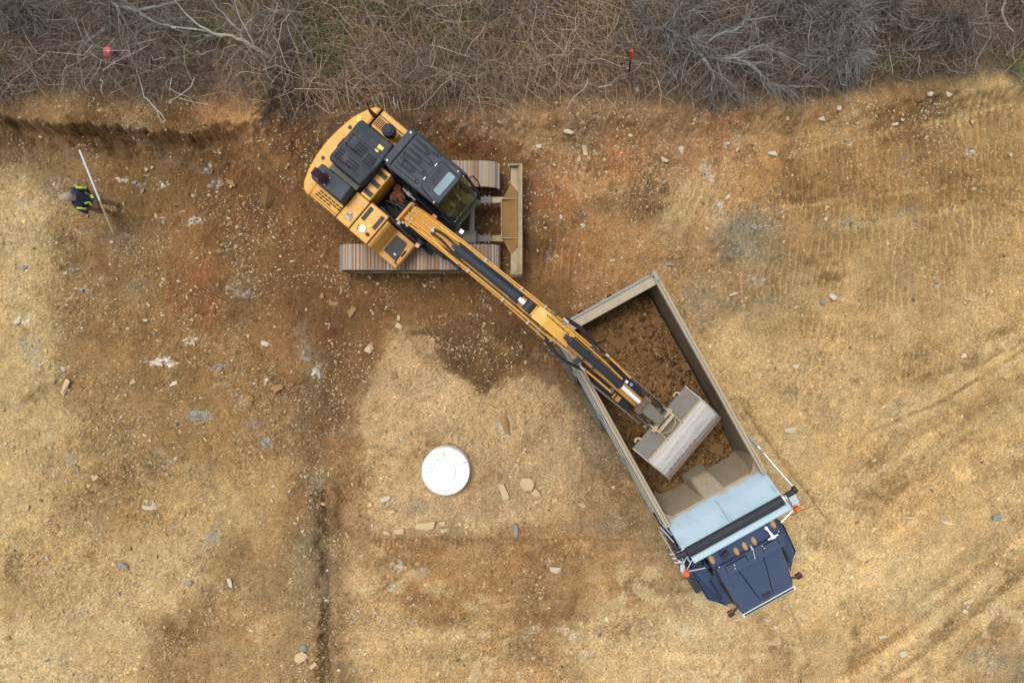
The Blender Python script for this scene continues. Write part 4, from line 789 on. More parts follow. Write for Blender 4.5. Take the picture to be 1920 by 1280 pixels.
# folded thumb under the arm
TH = [(5.50, 3.20), (6.65, 2.80)]
def tz(u): return 3.22 + (u - 5.5) * -.33
b = B(); b.hexa([(5.62, -.40, tz(5.62) - .05), (6.62, -.37, tz(6.62) - .05), (6.62, .17, tz(6.62) - .05), (5.62, .20, tz(5.62) - .05), (5.62, -.40, tz(5.62)), (6.62, -.37, tz(6.62)), (6.62, .17, tz(6.62)), (5.62, .20, tz(5.62))])
thumb = up(b, 'thumb', M_BLK, .01)
for va, vb, vm in ((.225, .235, .215), (-.44, -.405, -.42)):
    b = B(); b.hexa([(5.48, va - .018, tz(5.48) - .06), (7.05, vb - .018, tz(7.05) - .03), (7.05, vb + .018, tz(7.05) - .03), (5.48, va + .018, tz(5.48) - .06), (5.48, va - .018, tz(5.48) + .05), (7.05, vb - .018, tz(7.05) + .04), (7.05, vb + .018, tz(7.05) + .04), (5.48, va + .018, tz(5.48) + .05)]); up(b, 'thumb_rail', M_GREY, .008, parent=thumb)
b = B()
for u in (5.85, 6.2, 6.55): b.box(u, u + .03, -.39, -.24, tz(u) - .02, tz(u) + .03).box(u, u + .03, .04, .19, tz(u) - .02, tz(u) + .03)
up(b, 'thumb_rib', M_BLK, .004, parent=thumb)['kind'] = 'stuff'
b = B(); b.obox((6.25, -.31, tz(6.25) + .008), .20, .13, .012, 0, .32); up(b, 'yellow_plate', M_YELD, parent=thumb)
b = B(); b.lathe([(.06, 0), (.06, .04), (.03, .05), (.0, .05)], (6.06, -.27, tz(6.06)), 14); up(b, 'grease_cup', M_GREY, parent=thumb, smooth=True)
# linkage to the bucket
b = B(); b.cyl((6.68, -.30, 3.43), (6.68, .10, 3.43), .075, n=16); b.obox((6.68, -.24, 3.43), .16, .07, .2).obox((6.68, .05, 3.43), .16, .07, .2).obox((6.66, -.095, 3.45), .14, .09, .16); lk = up(b, 'linkage', M_LINK, .015)
b = B(); b.hexa([(6.72, -.23, 3.36), (7.26, -.20, 3.16), (7.26, .01, 3.16), (6.72, .04, 3.36), (6.72, -.23, 3.46), (7.26, -.20, 3.26), (7.26, .01, 3.26), (6.72, .04, 3.46)]); up(b, 'link_bar', M_GREY, .02, parent=lk)
b = B()
for v in (-.34, -.30, .12, .16): b.hexa([(6.70, v - .012, 3.36), (7.22, v - .012, 2.84), (7.30, v + .012, 2.9), (6.76, v + .012, 3.46), (6.70, v, 3.38), (7.22, v, 2.88), (7.30, v + .02, 2.94), (6.76, v + .02, 3.48)])
b.cyl((7.14, -.42, 2.88), (7.14, .22, 2.88), .05, n=12)
up(b, 'side_link', M_GREY, .006, parent=lk)
# bucket, back upwards
BV0, BV1 = -.90, .80
prf = [(7.22, 2.98), (7.40, 3.06), (7.60, 3.10), (7.80, 3.07), (7.98, 2.98), (8.14, 2.85), (8.26, 2.71), (8.34, 2.55)]
inn = [(u - .03 * (i > 3) - .012, z - .035) for i, (u, z) in enumerate(prf)]
b = B(); b.side(prf[:3] + inn[:3][::-1], BV0, BV1); bk = up(b, 'bucket', M_GREY, .004)
b = B(); b.side(prf[2:6] + inn[2:6][::-1], BV0, BV1); up(b, 'bucket_back', M_STEEL, parent=bk)
b = B(); b.side(prf[5:] + inn[5:][::-1], BV0, BV1); up(b, 'wear_band', M_WORN, parent=bk)
b = B(); b.side([(8.30, 2.58), (8.37, 2.56), (8.41, 2.44), (8.37, 2.44)], BV0 - .04, BV1 + .04); up(b, 'cutting_edge', M_EDGE, .004, parent=bk)
for v0, v1 in ((BV0 - .025, BV0), (BV1, BV1 + .025)):
    b = B(); b.side([(7.20, 2.99), (7.60, 3.12), (7.82, 3.09), (8.0, 2.99), (8.28, 2.72), (8.37, 2.52), (7.9, 2.36), (7.35, 2.40)], v0, v1); up(b, 'side_plate', M_WORN, .004, parent=bk)
b = B(); b.box(7.585, 7.625, BV0, BV1, 3.09, 3.125); up(b, 'crease_bar', M_CREAM, .008, parent=bk)
b = B()
for k in range(7): b.obox((8.145 - .0, -.72 + k * .13, 2.86), .02, .08, .02, 0, .8)
up(b, 'weld_bead', M_EDGE, parent=bk)['kind'] = 'stuff'
for v in (-.30, .17):
    b = B(); b.side([(7.06, 2.84), (7.16, 3.22), (7.34, 3.30), (7.46, 3.2), (7.66, 3.09), (7.4, 2.98), (7.2, 2.9)], v - .02, v + .02); b.cyl((7.25, v - .07, 3.21), (7.25, v + .07, 3.21), .05, n=12); up(b, 'bucket_ear', M_CREAM, .006, parent=bk)
b = B(); b.box(7.30, 7.37, -.30, .17, 3.24, 3.30); up(b, 'cross_bar', M_CREAM, .008, parent=bk)
b = B(); b.tube([(7.42, -.26, 3.24), (7.50, -.2, 3.2), (7.545, -.065, 3.17), (7.50, .07, 3.2), (7.42, .13, 3.24)], .018, 6); b.cyl((7.25, -.36, 3.21), (7.25, .23, 3.21), .035, n=10); up(b, 'ear_brace', M_CREAM, parent=bk, smooth=True)
for v in (-.72, .55):
    b = B()
    for k in range(12):
        a0, a1 = math.pi * k / 11 - .5, math.pi * (k + 1) / 11 - .5
        if k == 11: break
        c0, c1 = (7.20 - .085 * math.sin(a0), v + .085 * math.cos(a0)), (7.20 - .085 * math.sin(a1), v + .085 * math.cos(a1))
        d0, d1 = (7.20 - .045 * math.sin(a0), v + .045 * math.cos(a0)), (7.20 - .045 * math.sin(a1), v + .045 * math.cos(a1))
        b.hexa([(*d0, 2.965), (*c0, 2.965), (*c1, 2.965), (*d1, 2.965), (*d0, 2.995), (*c0, 2.995), (*c1, 2.995), (*d1, 2.995)])
    up(b, 'lifting_eye', M_CREAM, parent=bk)
# ------------------------------------------------------------------ dump truck
M_NAVY = paint('navy_cab_paint', alb((57, 76, 108)), 0.4, 0.0, 0.10, 1.5, dustc=alb((72, 86, 110)), coat=0.3, spec=0.35)
M_NAVYD = plain('dark_navy_paint', alb((30, 40, 62)), 0.45)
M_BODY = paint('pale_blue_grey_body', alb((166, 194, 206)), 0.5, 0, 0.12, 2.0, dustc=alb((190, 176, 150)), spec=0.4)
M_BODYD = paint('dusted_body_steel', alb((176, 160, 134)), 0.8, 0, 0.4, 2.5, dustc=alb((150, 124, 90)), spec=0.2)
M_RAIL = paint('worn_top_rail', alb((190, 176, 150)), 0.75, 0, 0.4, 3.0, wear=alb((140, 120, 92)), dustc=alb((168, 150, 122)), spec=0.2, stretch=(.5, 5, 5))
M_WALL = paint('scraped_grey_wall', alb((126, 120, 108)), 0.6, 0.05, 0.6, 1.2, wear=alb((100, 100, 100)), dustc=alb((150, 124, 88)), spec=0.3, stretch=(.6, 3, 3))
M_SIDE = paint('grey_green_outer_wall', alb((164, 170, 164)), 0.6, 0, 0.35, 3.0, dustc=alb((160, 142, 112)), spec=0.3)
M_TARP = paint('black_vinyl_tarp', (0.018, 0.021, 0.027), 0.6, 0, 0.08, 2, dustc=(.05, .05, .05), spec=0.3, stretch=(4, .6, 4))
M_TYRE = paint('dusty_tyre_rubber', alb((128, 122, 106)), 0.9, 0, 0.3, 5, dustc=alb((140, 122, 92)), spec=0.1)
M_TYRED = plain('dark_tyre_rubber', (0.035, 0.037, 0.040), 0.8)
M_ALU = plain('bare_aluminium', (0.50, 0.51, 0.52), 0.35, 0.7)
M_CRM = plain('bright_trim', (0.60, 0.64, 0.65), 0.28, 0.75)
M_AMB = plain('amber_lens', alb((232, 150, 60)), 0.3)
M_BCN = plain('orange_beacon_lens', alb((250, 108, 40)), 0.3)
M_RED = plain('dark_red_lens', alb((110, 24, 26)), 0.3)
M_WSH = glass('windshield_glass', (0.12, 0.14, 0.16), 0.2)
TK = tag(empty('dump_truck', (2.0, 0.93, 0.0), R(-61)), 'dark navy dump truck with pale grey open box being filled with soil', 'dump truck')
def tk(b, name, mats, bevel=0.0, smooth=False, parent=TK, seg=2): return b.obj(name, mats, parent, bevel, smooth, seg=seg)
HW = 1.215
# chassis
b = B(); b.box(.0, 7.4, -.45, -.35, .75, 1.05).box(.0, 7.4, .35, .45, .75, 1.05)
for u in (.3, 1.7, 3.2, 4.6, 6.0, 7.2): b.box(u, u + .1, -.35, .35, .8, 1.0)
for u in (1.02, 2.36, 6.98): b.cyl((u, -1.0, .52), (u, 1.0, .52), .09)
tk(b, 'chassis', M_PIT)
def wheel(u, v, w, rad=.52):
    b = B(); b.cyl((u, v - w / 2, rad), (u, v + w / 2, rad), rad - .03, n=40)
    for k in range(40):
        a = 2 * math.pi * k / 40
        for s_, q in ((-1, .0), (0, .5), (1, .0)):
            aa = a + q * 2 * math.pi / 40
            b.obox((u + (rad - .02) * math.cos(aa), v + s_ * w * .33, rad + (rad - .02) * math.sin(aa)), .05, w * .27, .055, 0, -aa)
    wh = tk(b, 'wheel', M_TYRE if u < 5 else M_TYRED); b = B()
    s_ = 1 if v > 0 else -1
    b.cyl((u, v + s_ * (w / 2 - .06), rad), (u, v + s_ * (w / 2 + .004), rad), .29, .27, n=24); b.cyl((u, v, rad), (u, v + s_ * (w / 2 + .06), rad), .11, n=16)
    tk(b, 'rim', M_FRM, smooth=True, parent=wh)
for u in (1.02, 2.36):
    for v in (-1.22, -.88, .90, 1.20): wheel(u, v, .29)
wheel(6.98, -1.06, .36); wheel(6.98, 1.17, .36)
# box
FLZ = 1.22
b = B(); b.box(.172, 4.7, -HW + .1, HW - .1, FLZ - .06, FLZ)
for u in np.linspace(.3, 4.5, 8): b.box(u, u + .08, -HW + .1, HW - .1, 1.06, FLZ - .06)
dbx = tk(b, 'dump_box', M_BODYD)
for s_ in (-1, 1):
    v = s_ * HW
    b = B(); pr = [(v * .93, FLZ), (v * .985, FLZ + .25), (v, 2.66), (v - s_ * .045, 2.66), (v * .985 - s_ * .05, FLZ + .25), (v * .90, FLZ)]
    n = len(pr); b.add([(.12, y, z) for y, z in pr] + [(4.95, y, z) for y, z in pr], [tuple(range(n)), tuple(range(n, 2 * n))[::-1]] + [(i, (i + 1) % n, n + (i + 1) % n, n + i) for i in range(n)])
    tk(b, 'side_wall', M_WALL, parent=dbx)
    b = B(); b.box(.12, 4.98, min(v + s_ * .035, v - s_ * .085), max(v + s_ * .035, v - s_ * .085), 2.66, 2.80); tk(b, 'top_rail', M_RAIL, .018, parent=dbx)
    b = B(); b.box(.22, 4.95, v - s_ * .03 - .006, v - s_ * .03 + .006, 2.79, 2.806); tk(b, 'rail_groove', M_FRM, parent=dbx)
    b = B(); b.box(.14, 4.9, min(v + s_ * .037, v + s_ * .065), max(v + s_ * .037, v + s_ * .065), 2.50, 2.62).box(.14, 4.9, min(v + s_ * .002, v + s_ * .06), max(v + s_ * .002, v + s_ * .06), 1.55, 1.68); tk(b, 'rub_rail', M_SIDE, .012, parent=dbx)
    b = B()
    for u in (1.15, 2.3, 3.45):
        b = B(); b.hexa([(u, v + s_ * .0, 1.3), (u + .14, v, 1.3), (u + .14, v + s_ * .08, 1.3), (u, v + s_ * .08, 1.3), (u, v, 2.5), (u + .14, v, 2.5), (u + .14, v + s_ * .07, 2.5), (u, v + s_ * .07, 2.5)]); tk(b, 'side_rib', M_SIDE, parent=dbx)
    b = B(); u0 = 4.35
    pts = [(4.95, v - s_ * .06)] + [(4.95 - .42 + .42 * math.cos(a), v - s_ * (.06 + .42 - .42 * math.sin(a))) for a in np.linspace(math.pi / 2, 0, 14)]
    b.prism(pts, FLZ, 2.60); tk(b, 'corner_fillet', M_BODYD, smooth=True, parent=dbx)
b = B(); b.hexa([(4.62, -HW + .05, FLZ), (4.70, -HW + .05, FLZ), (4.70, HW - .05, FLZ), (4.62, HW - .05, FLZ), (4.88, -HW + .05, 2.56), (4.96, -HW + .05, 2.56), (4.96, HW - .05, 2.56), (4.88, HW - .05, 2.56)])
tk(b, 'headboard', M_BODYD, parent=dbx)
b = B(); ss = [(4.885, 2.565), (5.15, 2.80), (5.42, 3.00), (5.62, 3.05)]
v0, v1 = -1.17, 1.23
P = [(u, z) for u, z in ss] + [(u + .03, z - .04) for u, z in ss[::-1]]
M_SHD, n__, b__, c__ = base('shield_paint_dirty_along_its_foot')
x__ = nn(n__, 'ShaderNodeSeparateXYZ'); n__.links.new(c__, x__.inputs[0])
a__ = nn(n__, 'ShaderNodeMath', operation='MULTIPLY_ADD'); n__.links.new(noise(n__, c__, 3.5, 6, .65), a__.inputs[0]); a__.inputs[1].default_value = -.20; n__.links.new(x__.outputs[0], a__.inputs[2])
d__ = nn(n__, 'ShaderNodeMath', operation='SUBTRACT'); n__.links.new(a__.outputs[0], d__.inputs[0]); d__.inputs[1].default_value = 4.82
n__.links.new(mix(n__, ramp(n__, d__.outputs[0], [(0.0, 0.0), (0.05, 1.0)]), alb((178, 160, 130)), mix(n__, ramp(n__, noise(n__, c__, 1.6, 4), [(0.3, 0.0), (0.7, 1.0)]), alb((158, 184, 198)), alb((178, 200, 210)))), b__.inputs['Base Color']); b__.inputs['Roughness'].default_value = .5
b.side(P, v0, v1); sh_ = tk(b, 'cab_shield', M_SHD, .006, parent=dbx)
b = B(); b.side([(5.62, 3.0), (5.70, 3.07), (5.80, 3.08), (5.84, 3.02), (5.80, 2.98)], -1.10, 1.27); tk(b, 'shield_lip', paint('pale_cyan_lip', alb((196, 222, 232)), .4, 0, .1, 3, dustc=alb((176, 190, 194))), .01, parent=dbx)
b = B(); b.hexa([(5.0, -.02, 2.67), (5.40, -.02, 2.98), (5.40, .03, 2.98), (5.0, .0, 2.67), (5.0, -.012, 2.70), (5.40, -.01, 3.06), (5.40, .02, 3.06), (5.0, -.005, 2.70)]); tk(b, 'stiffener_rib', M_BODY, parent=dbx)
for s_ in (-1, 1):
    b = B(); v = (v0 if s_ < 0 else v1); b.hexa([(4.95, v - .012, 2.5), (5.75, v - .012, 2.8), (5.75, v + .012, 2.8), (4.95, v + .012, 2.5), (4.95, v - .012, 2.64), (5.75, v - .012, 3.11), (5.75, v + .012, 3.11), (4.95, v + .012, 2.64)]); tk(b, 'shield_side', M_BODY, parent=dbx)
    b = B(); b.obox((5.28, v - s_ * .05, 2.97), .14, .05, .02, 0, -.6); tk(b, 'shield_tab', M_BODY, parent=dbx)
b = B(); b.hexa([(4.42, -.30, FLZ), (4.7, -.34, FLZ), (4.7, .36, FLZ), (4.42, .34, FLZ), (4.50, -.18, 2.12), (4.93, -.20, 2.62), (4.93, .36, 2.62), (4.52, .24, 2.16)]); tk(b, 'hoist_housing', M_BODYD, .07, parent=dbx, seg=4)
b = B(); b.box(.10, .17, -1.13, 1.13, FLZ, 2.58); b.box(.17, .27, -1.13, 1.13, 2.46, 2.58); tg = tk(b, 'tailgate', M_WALL, parent=dbx)
b = B(); b.box(.09, .28, -1.13, 1.13, 2.60, 2.78); tk(b, 'tailgate_rail', M_RAIL, .02, parent=dbx)
b = B(); b.box(.02, .087, -1.15, 1.13, 2.40, 2.56); tk(b, 'tailgate_beam', M_SIDE, .015, parent=dbx)
for v in (-1.16, 1.19):
    b = B(); b.obox((.11, v, 2.735), .24, .08, .22); b.cyl((.06, v - .07, 2.77), (.06, v + .07, 2.77), .04, n=10); tk(b, 'tailgate_hinge', M_SIDE, .015, parent=dbx)
# tarp roll and its arms
b = B(); b.cyl((5.53, -1.13, 3.10), (5.53, 1.17, 3.10), .105, n=20); tr_ = tk(b, 'tarp_roll', M_TARP, smooth=True)
b = B(); b.hexa([(5.58, -1.08, 3.03), (5.64, -1.08, 3.03), (5.64, 1.05, 3.03), (5.58, 1.05, 3.03), (5.58, -1.08, 3.14), (5.66, -1.08, 3.09), (5.66, 1.05, 3.09), (5.58, 1.05, 3.14)]); tk(b, 'loose_tarp_flap', M_TARP, .015, parent=tr_)
b = B(); b.cyl((5.53, 1.17, 3.10), (5.53, 1.21, 3.10), .11, n=18); b.cyl((5.53, 1.24, 3.10), (5.53, 1.26, 3.10), .08); tk(b, 'roll_end_cap', M_CRM, parent=tr_)
b = B(); b.cyl((5.50, 1.26, 3.08), (5.50, 1.52, 3.06), .06); b.cyl((5.48, 1.48, 3.06), (5.48, 1.55, 3.06), .08); tk(b, 'roll_spindle', M_DK, smooth=True, parent=tr_)
b = B(); b.cyl((5.53, -1.13, 3.08), (5.53, -1.36, 3.02), .07); tk(b, 'roll_spindle', M_DK, smooth=True, parent=tr_)
b = B(); b.cyl((4.42, 1.37, 2.66), (5.48, 1.53, 3.02), .019, n=10); tk(b, 'tarp_arm', M_ALU, smooth=True)
b = B(); b.cyl((4.15, 1.33, 2.5), (4.60, 1.40, 2.72), .035, n=10); tk(b, 'arm_spring', M_SIDE, smooth=True)
b = B(); b.obox((5.66, 1.40, 2.98), .22, .17, .12); b.obox((5.80, 1.44, 2.9), .12, .06, .1, .4); tk(b, 'roller_motor', M_CRM, .012)
b = B(); b.hexa([(4.75, -1.30, 2.30), (5.6, -1.27, 2.4), (5.6, -1.18, 2.4), (4.75, -1.23, 2.3), (4.75, -1.31, 2.48), (5.6, -1.28, 2.6), (5.6, -1.2, 2.6), (4.75, -1.24, 2.48)]); b.obox((5.05, -1.27, 2.55), .26, .08, .1, .1); tk(b, 'tarp_arm', M_DK, .01)
b = B(); b.cyl((4.95, -1.33, 2.58), (5.35, -1.24, 2.70), .014, n=8).cyl((5.05, -1.38, 2.5), (5.75, -1.36, 2.62), .014, n=8).cyl((4.85, -1.28, 2.62), (5.2, -1.20, 2.7), .010, n=8); tk(b, 'pull_rod', M_ALU, smooth=True)
b = B()
for k in range(4): b.cyl((5.50 + .05 * k, -1.15 - .06 * k, 2.93), (5.52 + .05 * k, -1.17 - .06 * k, 2.93), .05, n=10)
tk(b, 'spring_coil', M_CRM)
# behind the cab on the driver's side: tank, steps, exhaust stack bracket
b = B(); b.box(4.85, 6.35, -1.22, -.62, .70, 1.25); tk(b, 'fuel_tank', M_DK, .05)
b = B(); b.box(4.9, 6.3, .66, 1.26, .70, 1.25); tk(b, 'tool_locker', M_DK, .04)
for v in (-.98, 1.08):
    b = B(); b.cyl((5.90, v, .9), (5.90, v, 2.35), .085, n=16); tk(b, 'exhaust_stack', M_DK, smooth=True)
b = B()
for k in range(4): b.box(6.0 + .06 * k, 6.03 + .06 * k, -1.25, -.85, 1.35 + .05 * k, 1.38 + .05 * k)
tk(b, 'step_grating', M_CRM)
# cab
CV = .09
b = B()
cabp = [(5.72, 1.0), (6.86, 1.0), (6.84, 1.72), (6.42, 2.40), (6.30, 2.66), (5.85, 2.72), (5.72, 2.62)]
b.side(cabp, CV - .84, CV + .84); cb = tk(b, 'cab', M_NAVY, .07, seg=3)
b = B(); b.hexa([(6.26, CV - .80, 2.60), (6.32, CV - .80, 2.60), (6.32, CV + .80, 2.60), (6.26, CV + .80, 2.60), (6.30, CV - .79, 2.70), (6.34, CV - .79, 2.68), (6.34, CV + .79, 2.68), (6.30, CV + .79, 2.70)])
b.hexa([(6.30, CV - .81, 2.64), (6.62, CV - .79, 2.50), (6.62, CV + .79, 2.50), (6.30, CV + .81, 2.64), (6.30, CV - .81, 2.685), (6.64, CV - .79, 2.55), (6.64, CV + .79, 2.55), (6.30, CV + .81, 2.685)]); tk(b, 'sun_visor', M_NAVY, parent=cb)
b = B()
for v0, v1 in ((-.58, -.12), (.34, .64)): b.obox((6.36, (v0 + v1) / 2 + CV, 2.664), .03, v1 - v0, .02, 0, .38)
for v in (-.62, -.1, .30, .68): b.obox((6.45, v + CV, 2.630), .22, .012, .012, 0, .38)
tk(b, 'visor_groove', M_PIT, parent=cb)
b = B(); b.hexa([(6.45, CV - .72, 2.38), (6.47, CV - .72, 2.38), (6.47, CV + .72, 2.38), (6.45, CV + .72, 2.38), (6.86, CV - .74, 1.74), (6.88, CV - .74, 1.74), (6.88, CV + .74, 1.74), (6.86, CV + .74, 1.74)]); tk(b, 'windshield', M_WSH, parent=cb)
b = B(); b.box(5.95, 6.5, CV - .852, CV - .846, 1.75, 2.35).box(5.95, 6.5, CV + .846, CV + .852, 1.75, 2.35); tk(b, 'door_window', M_WSH, parent=cb)
b = B(); b.box(5.88, 5.9, CV - .845, CV - .842, 1.1, 2.4); b.box(6.55, 6.66, CV - .90, CV - .85, 1.9, 2.1); tk(b, 'door_mirror_bracket', M_PIT, parent=cb)
for u, v in ((6.045, .83), (6.17, .295), (6.175, .07), (6.185, -.145), (6.075, -.70)):
    z = float(np.interp(u, [5.85, 6.3], [2.72, 2.66]))
    b = B(); b.sph((u, v, z), (.105, .055, .035), 16, 5, 0, 90); ml = tk(b, 'marker_light', M_CREAM, smooth=True, parent=cb)
    b = B(); b.sph((u + .012, v, z + .012), (.075, .036, .04), 14, 5, 0, 90); tk(b, 'amber_lens', M_AMB, smooth=True, parent=cb)
b = B(); b.tube([(5.98, .645, 2.78), (6.12, .66, 2.82), (6.20, .67, 2.83), (6.245, .672, 2.83)], [.016, .022, .036, .075], 16); b.box(6.0, 6.06, .62, .68, 2.68, 2.78); tk(b, 'air_horn', M_WHT, smooth=True, parent=cb)
b = B(); b.obox((6.235, .672, 2.83), .03, .25, .03); tk(b, 'horn_mouth', M_WHT, .01, parent=cb)
b = B(); b.obox((6.10, -.40, 2.76), .10, .16, .10, .3); b.sph((6.08, -.48, 2.80), .035); tk(b, 'spot_lamp', M_DK, .02, parent=cb)
b = B(); b.tube([(6.20, .17, 2.70), (6.20, .17, 2.76), (6.30, .17, 2.72)], .022); b.tube([(6.28, .20, 2.70), (6.58, .14, 2.585)], .008); tk(b, 'aerial_base', M_CRM, parent=cb)
b = B()
for u, v in ((6.36, .40), (6.44, .42), (6.45, -.32), (6.53, -.34), (6.25, .86), (6.3, -.64)): b.sph((u, v + CV * 0, float(np.interp(u, [6.3, 6.64], [2.69, 2.56]))), .016, 8, 4)
tk(b, 'cab_stud', M_ALU, parent=cb)
b = B(); b.tube([(6.30, CV - .80, 2.692), (6.30, CV + .80, 2.692)], .008, 5); tk(b, 'visor_seam', M_PIT, parent=cb)
for v in (-.58, .60):
    b = B(); b.tube([(5.86, CV + v, 2.722), (6.28, CV + v, 2.665)], .007, 5); tk(b, 'roof_seam', M_NAVYD, parent=cb)
b = B(); b.tube([(6.66, CV - .2, 2.20), (6.72, CV - .5, 2.22)], .012).tube([(6.66, CV + .2, 2.20), (6.72, CV + .5, 2.22)], .012); tk(b, 'wiper', M_DK, parent=cb)
# hood
b = B()
hr = [(6.74, CV - .76, 2.16), (6.74, CV + .80, 2.16), (7.96, CV + .70, 1.74), (7.96, CV - .70, 1.74)]
bb = [(x, y, 1.0) for x, y, z in hr]
b.hexa([*bb, *hr]); hd_ = tk(b, 'hood', M_NAVY, .12, seg=5)
def hz(u): return 2.16 + (u - 6.74) * (1.74 - 2.16) / 1.22
b = B(); b.hexa([(6.78, CV - .34, hz(6.78)), (6.78, CV + .32, hz(6.78)), (7.80, CV + .17, hz(7.80)), (7.80, CV - .20, hz(7.80)), (6.78, CV - .30, hz(6.78) + .012), (6.78, CV + .28, hz(6.78) + .012), (7.79, CV + .13, hz(7.79) + .055), (7.79, CV - .16, hz(7.79) + .055)]); tk(b, 'hood_bulge', M_NAVY, .015, parent=hd_)
for s_ in (-1, 1):
    b = B(); b.tube([(u, CV - .01 + s_ * (.335 - .17 * (u - 6.78) / 1.02), hz(u) + .012 + .012 * (u - 6.78)) for u in np.linspace(6.80, 7.81, 8)], .009, 6); tk(b, 'bulge_groove', M_PIT, parent=hd_)
b = B(); b.tube([(7.81, CV - .18, hz(7.81) + .01), (7.83, CV - .01, hz(7.83) + .01), (7.81, CV + .16, hz(7.81) + .01)], .009, 6); tk(b, 'bulge_groove', M_PIT, parent=hd_)
b = B(); b.tube([(6.76, CV - .72, 2.158), (6.765, CV, 2.162), (6.76, CV + .76, 2.158)], .012, 6); tk(b, 'hood_gap', M_PIT, parent=hd_)
b = B(); b.obox((7.715, CV - .005, hz(7.715) + .052), .085, .23, .02, 0, .31); em = tk(b, 'emblem_frame', M_DK, .02, parent=hd_, seg=3)
b = B(); b.obox((7.715, CV - .005, hz(7.715) + .064), .025, .14, .01, 0, .31); tk(b, 'emblem_bar', M_NAVYD, .004, parent=hd_)
b = B(); b.box(7.97, 8.03, CV - .66, CV + .66, 1.0, 1.70); gr = tk(b, 'grille', M_DK, .03, parent=hd_); b = B(); b.side([(7.955, 1.70), (8.045, 1.66), (8.05, 1.63), (7.96, 1.66)], CV - .69, CV + .70); tk(b, 'chrome_strip', plain('white_cyan_trim', (.62, .74, .74), .3), .01, parent=hd_)
for s_ in (-1, 1):
    b = B(); b.hexa([(7.10, CV + s_ * .77, 1.55), (7.70, CV + s_ * .735, 1.5), (7.70, CV + s_ * .75, 1.5), (7.10, CV + s_ * .79, 1.55), (7.10, CV + s_ * .765, 1.86), (7.70, CV + s_ * .725, 1.66), (7.70, CV + s_ * .74, 1.66), (7.10, CV + s_ * .78, 1.86)]); tk(b, 'air_intake', M_DK, parent=hd_)
    b = B(); pts = [(6.55, CV + s_ * .70), (6.62, CV + s_ * 1.22), (6.80, CV + s_ * 1.24), (7.44, CV + s_ * 1.20), (7.52, CV + s_ * 1.15), (7.84, CV + s_ * .88), (7.88, CV + s_ * .70)]
    b.prism(pts, 1.08, [1.42, 1.30, 1.36, 1.34, 1.30, 1.16, 1.2]); fd = tk(b, 'fender', M_NAVY, .05, seg=3)
    b = B(); b.obox((7.30, CV + s_ * .93, 1.40), .5, .05, .05, -s_ * .05); tk(b, 'headlight_trim', M_DK, .01, parent=fd)
    b = B(); b.tube([(x + .0, y - s_ * .035, 1.355 if x < 7.5 else 1.24) for x, y in pts[1:6]], .010, 5); tk(b, 'fender_edge', M_PIT, parent=fd)
    b = B(); b.cyl((7.80, CV + s_ * .72, 1.62), (7.83, CV + s_ * .84, 1.64), .025, n=8); sg = tk(b, 'hood_marker', M_DK)
    b = B(); b.obox((7.80, CV + s_ * .90, 1.64), .06, .15, .09); tk(b, 'marker_back', M_RED, .012, parent=sg); b = B(); b.obox((7.86, CV + s_ * .90, 1.64), .06, .15, .09); tk(b, 'marker_face', M_DK, .012, parent=sg)
b = B(); b.box(7.95, 8.0, CV - .66, CV + .66, .55, .85); tk(b, 'front_bumper', M_CRM, .02)
b = B(); b.box(5.8, 6.7, CV + .86, CV + 1.16, 1.0, 1.42); tk(b, 'cab_step', M_NAVYD, .05)
b = B(); b.box(6.0, 6.68, CV - 1.14, CV - .86, 1.0, 1.42); tk(b, 'cab_step', M_NAVYD, .05)
# beacons on their brackets
for v, u in ((1.40, 5.94), (-1.34, 6.00)):
    s_ = 1 if v > 0 else -1
    b = B()
    b.cyl((5.76, v - s_ * .26, 2.95), (u, v, 2.80), .011, n=8).cyl((u - .02, v, 2.82), (u + .12, v - s_ * .42, 2.80), .011, n=8).cyl((5.62, v - s_ * .10, 2.9), (u, v, 2.80), .011, n=8)
    b.cyl((u, v, 2.76), (u, v, 2.83), .085, n=16); b.obox((u - .14, v + s_ * .02, 2.84), .16, .08, .05, s_ * .5)
    bc = tk(b, 'beacon_bracket', M_CRM); b = B(); b.lathe([(.075, 0), (.075, .06), (.05, .11), (.0, .12)], (u, v, 2.83), 18); tk(b, 'beacon', M_BCN, smooth=True, parent=bc)
b = B(); b.tube([(6.04, 1.26, 2.78), (6.02, 1.5, 2.86), (6.03, 1.78, 2.92)], [.01, .008, .005]); tk(b, 'whip_aerial', M_RUST)
b = B()
for k in range(5): b.tube([(5.80 + .1 * k, -1.36 + .02 * k, 1.7), (5.84 + .1 * k, -1.2, 1.95), (5.95 + .08 * k, -.95, 1.8)], .018)
tk(b, 'air_line', M_DK, smooth=True); 
for k in range(3):
    b = B(); b.tube([(5.84 + .11 * k, -1.40, 1.9), (5.90 + .11 * k, -1.22, 2.0), (5.92 + .03 * k, -.98, 1.95)], .016); tk(b, 'grab_rail', M_CRM, smooth=True)

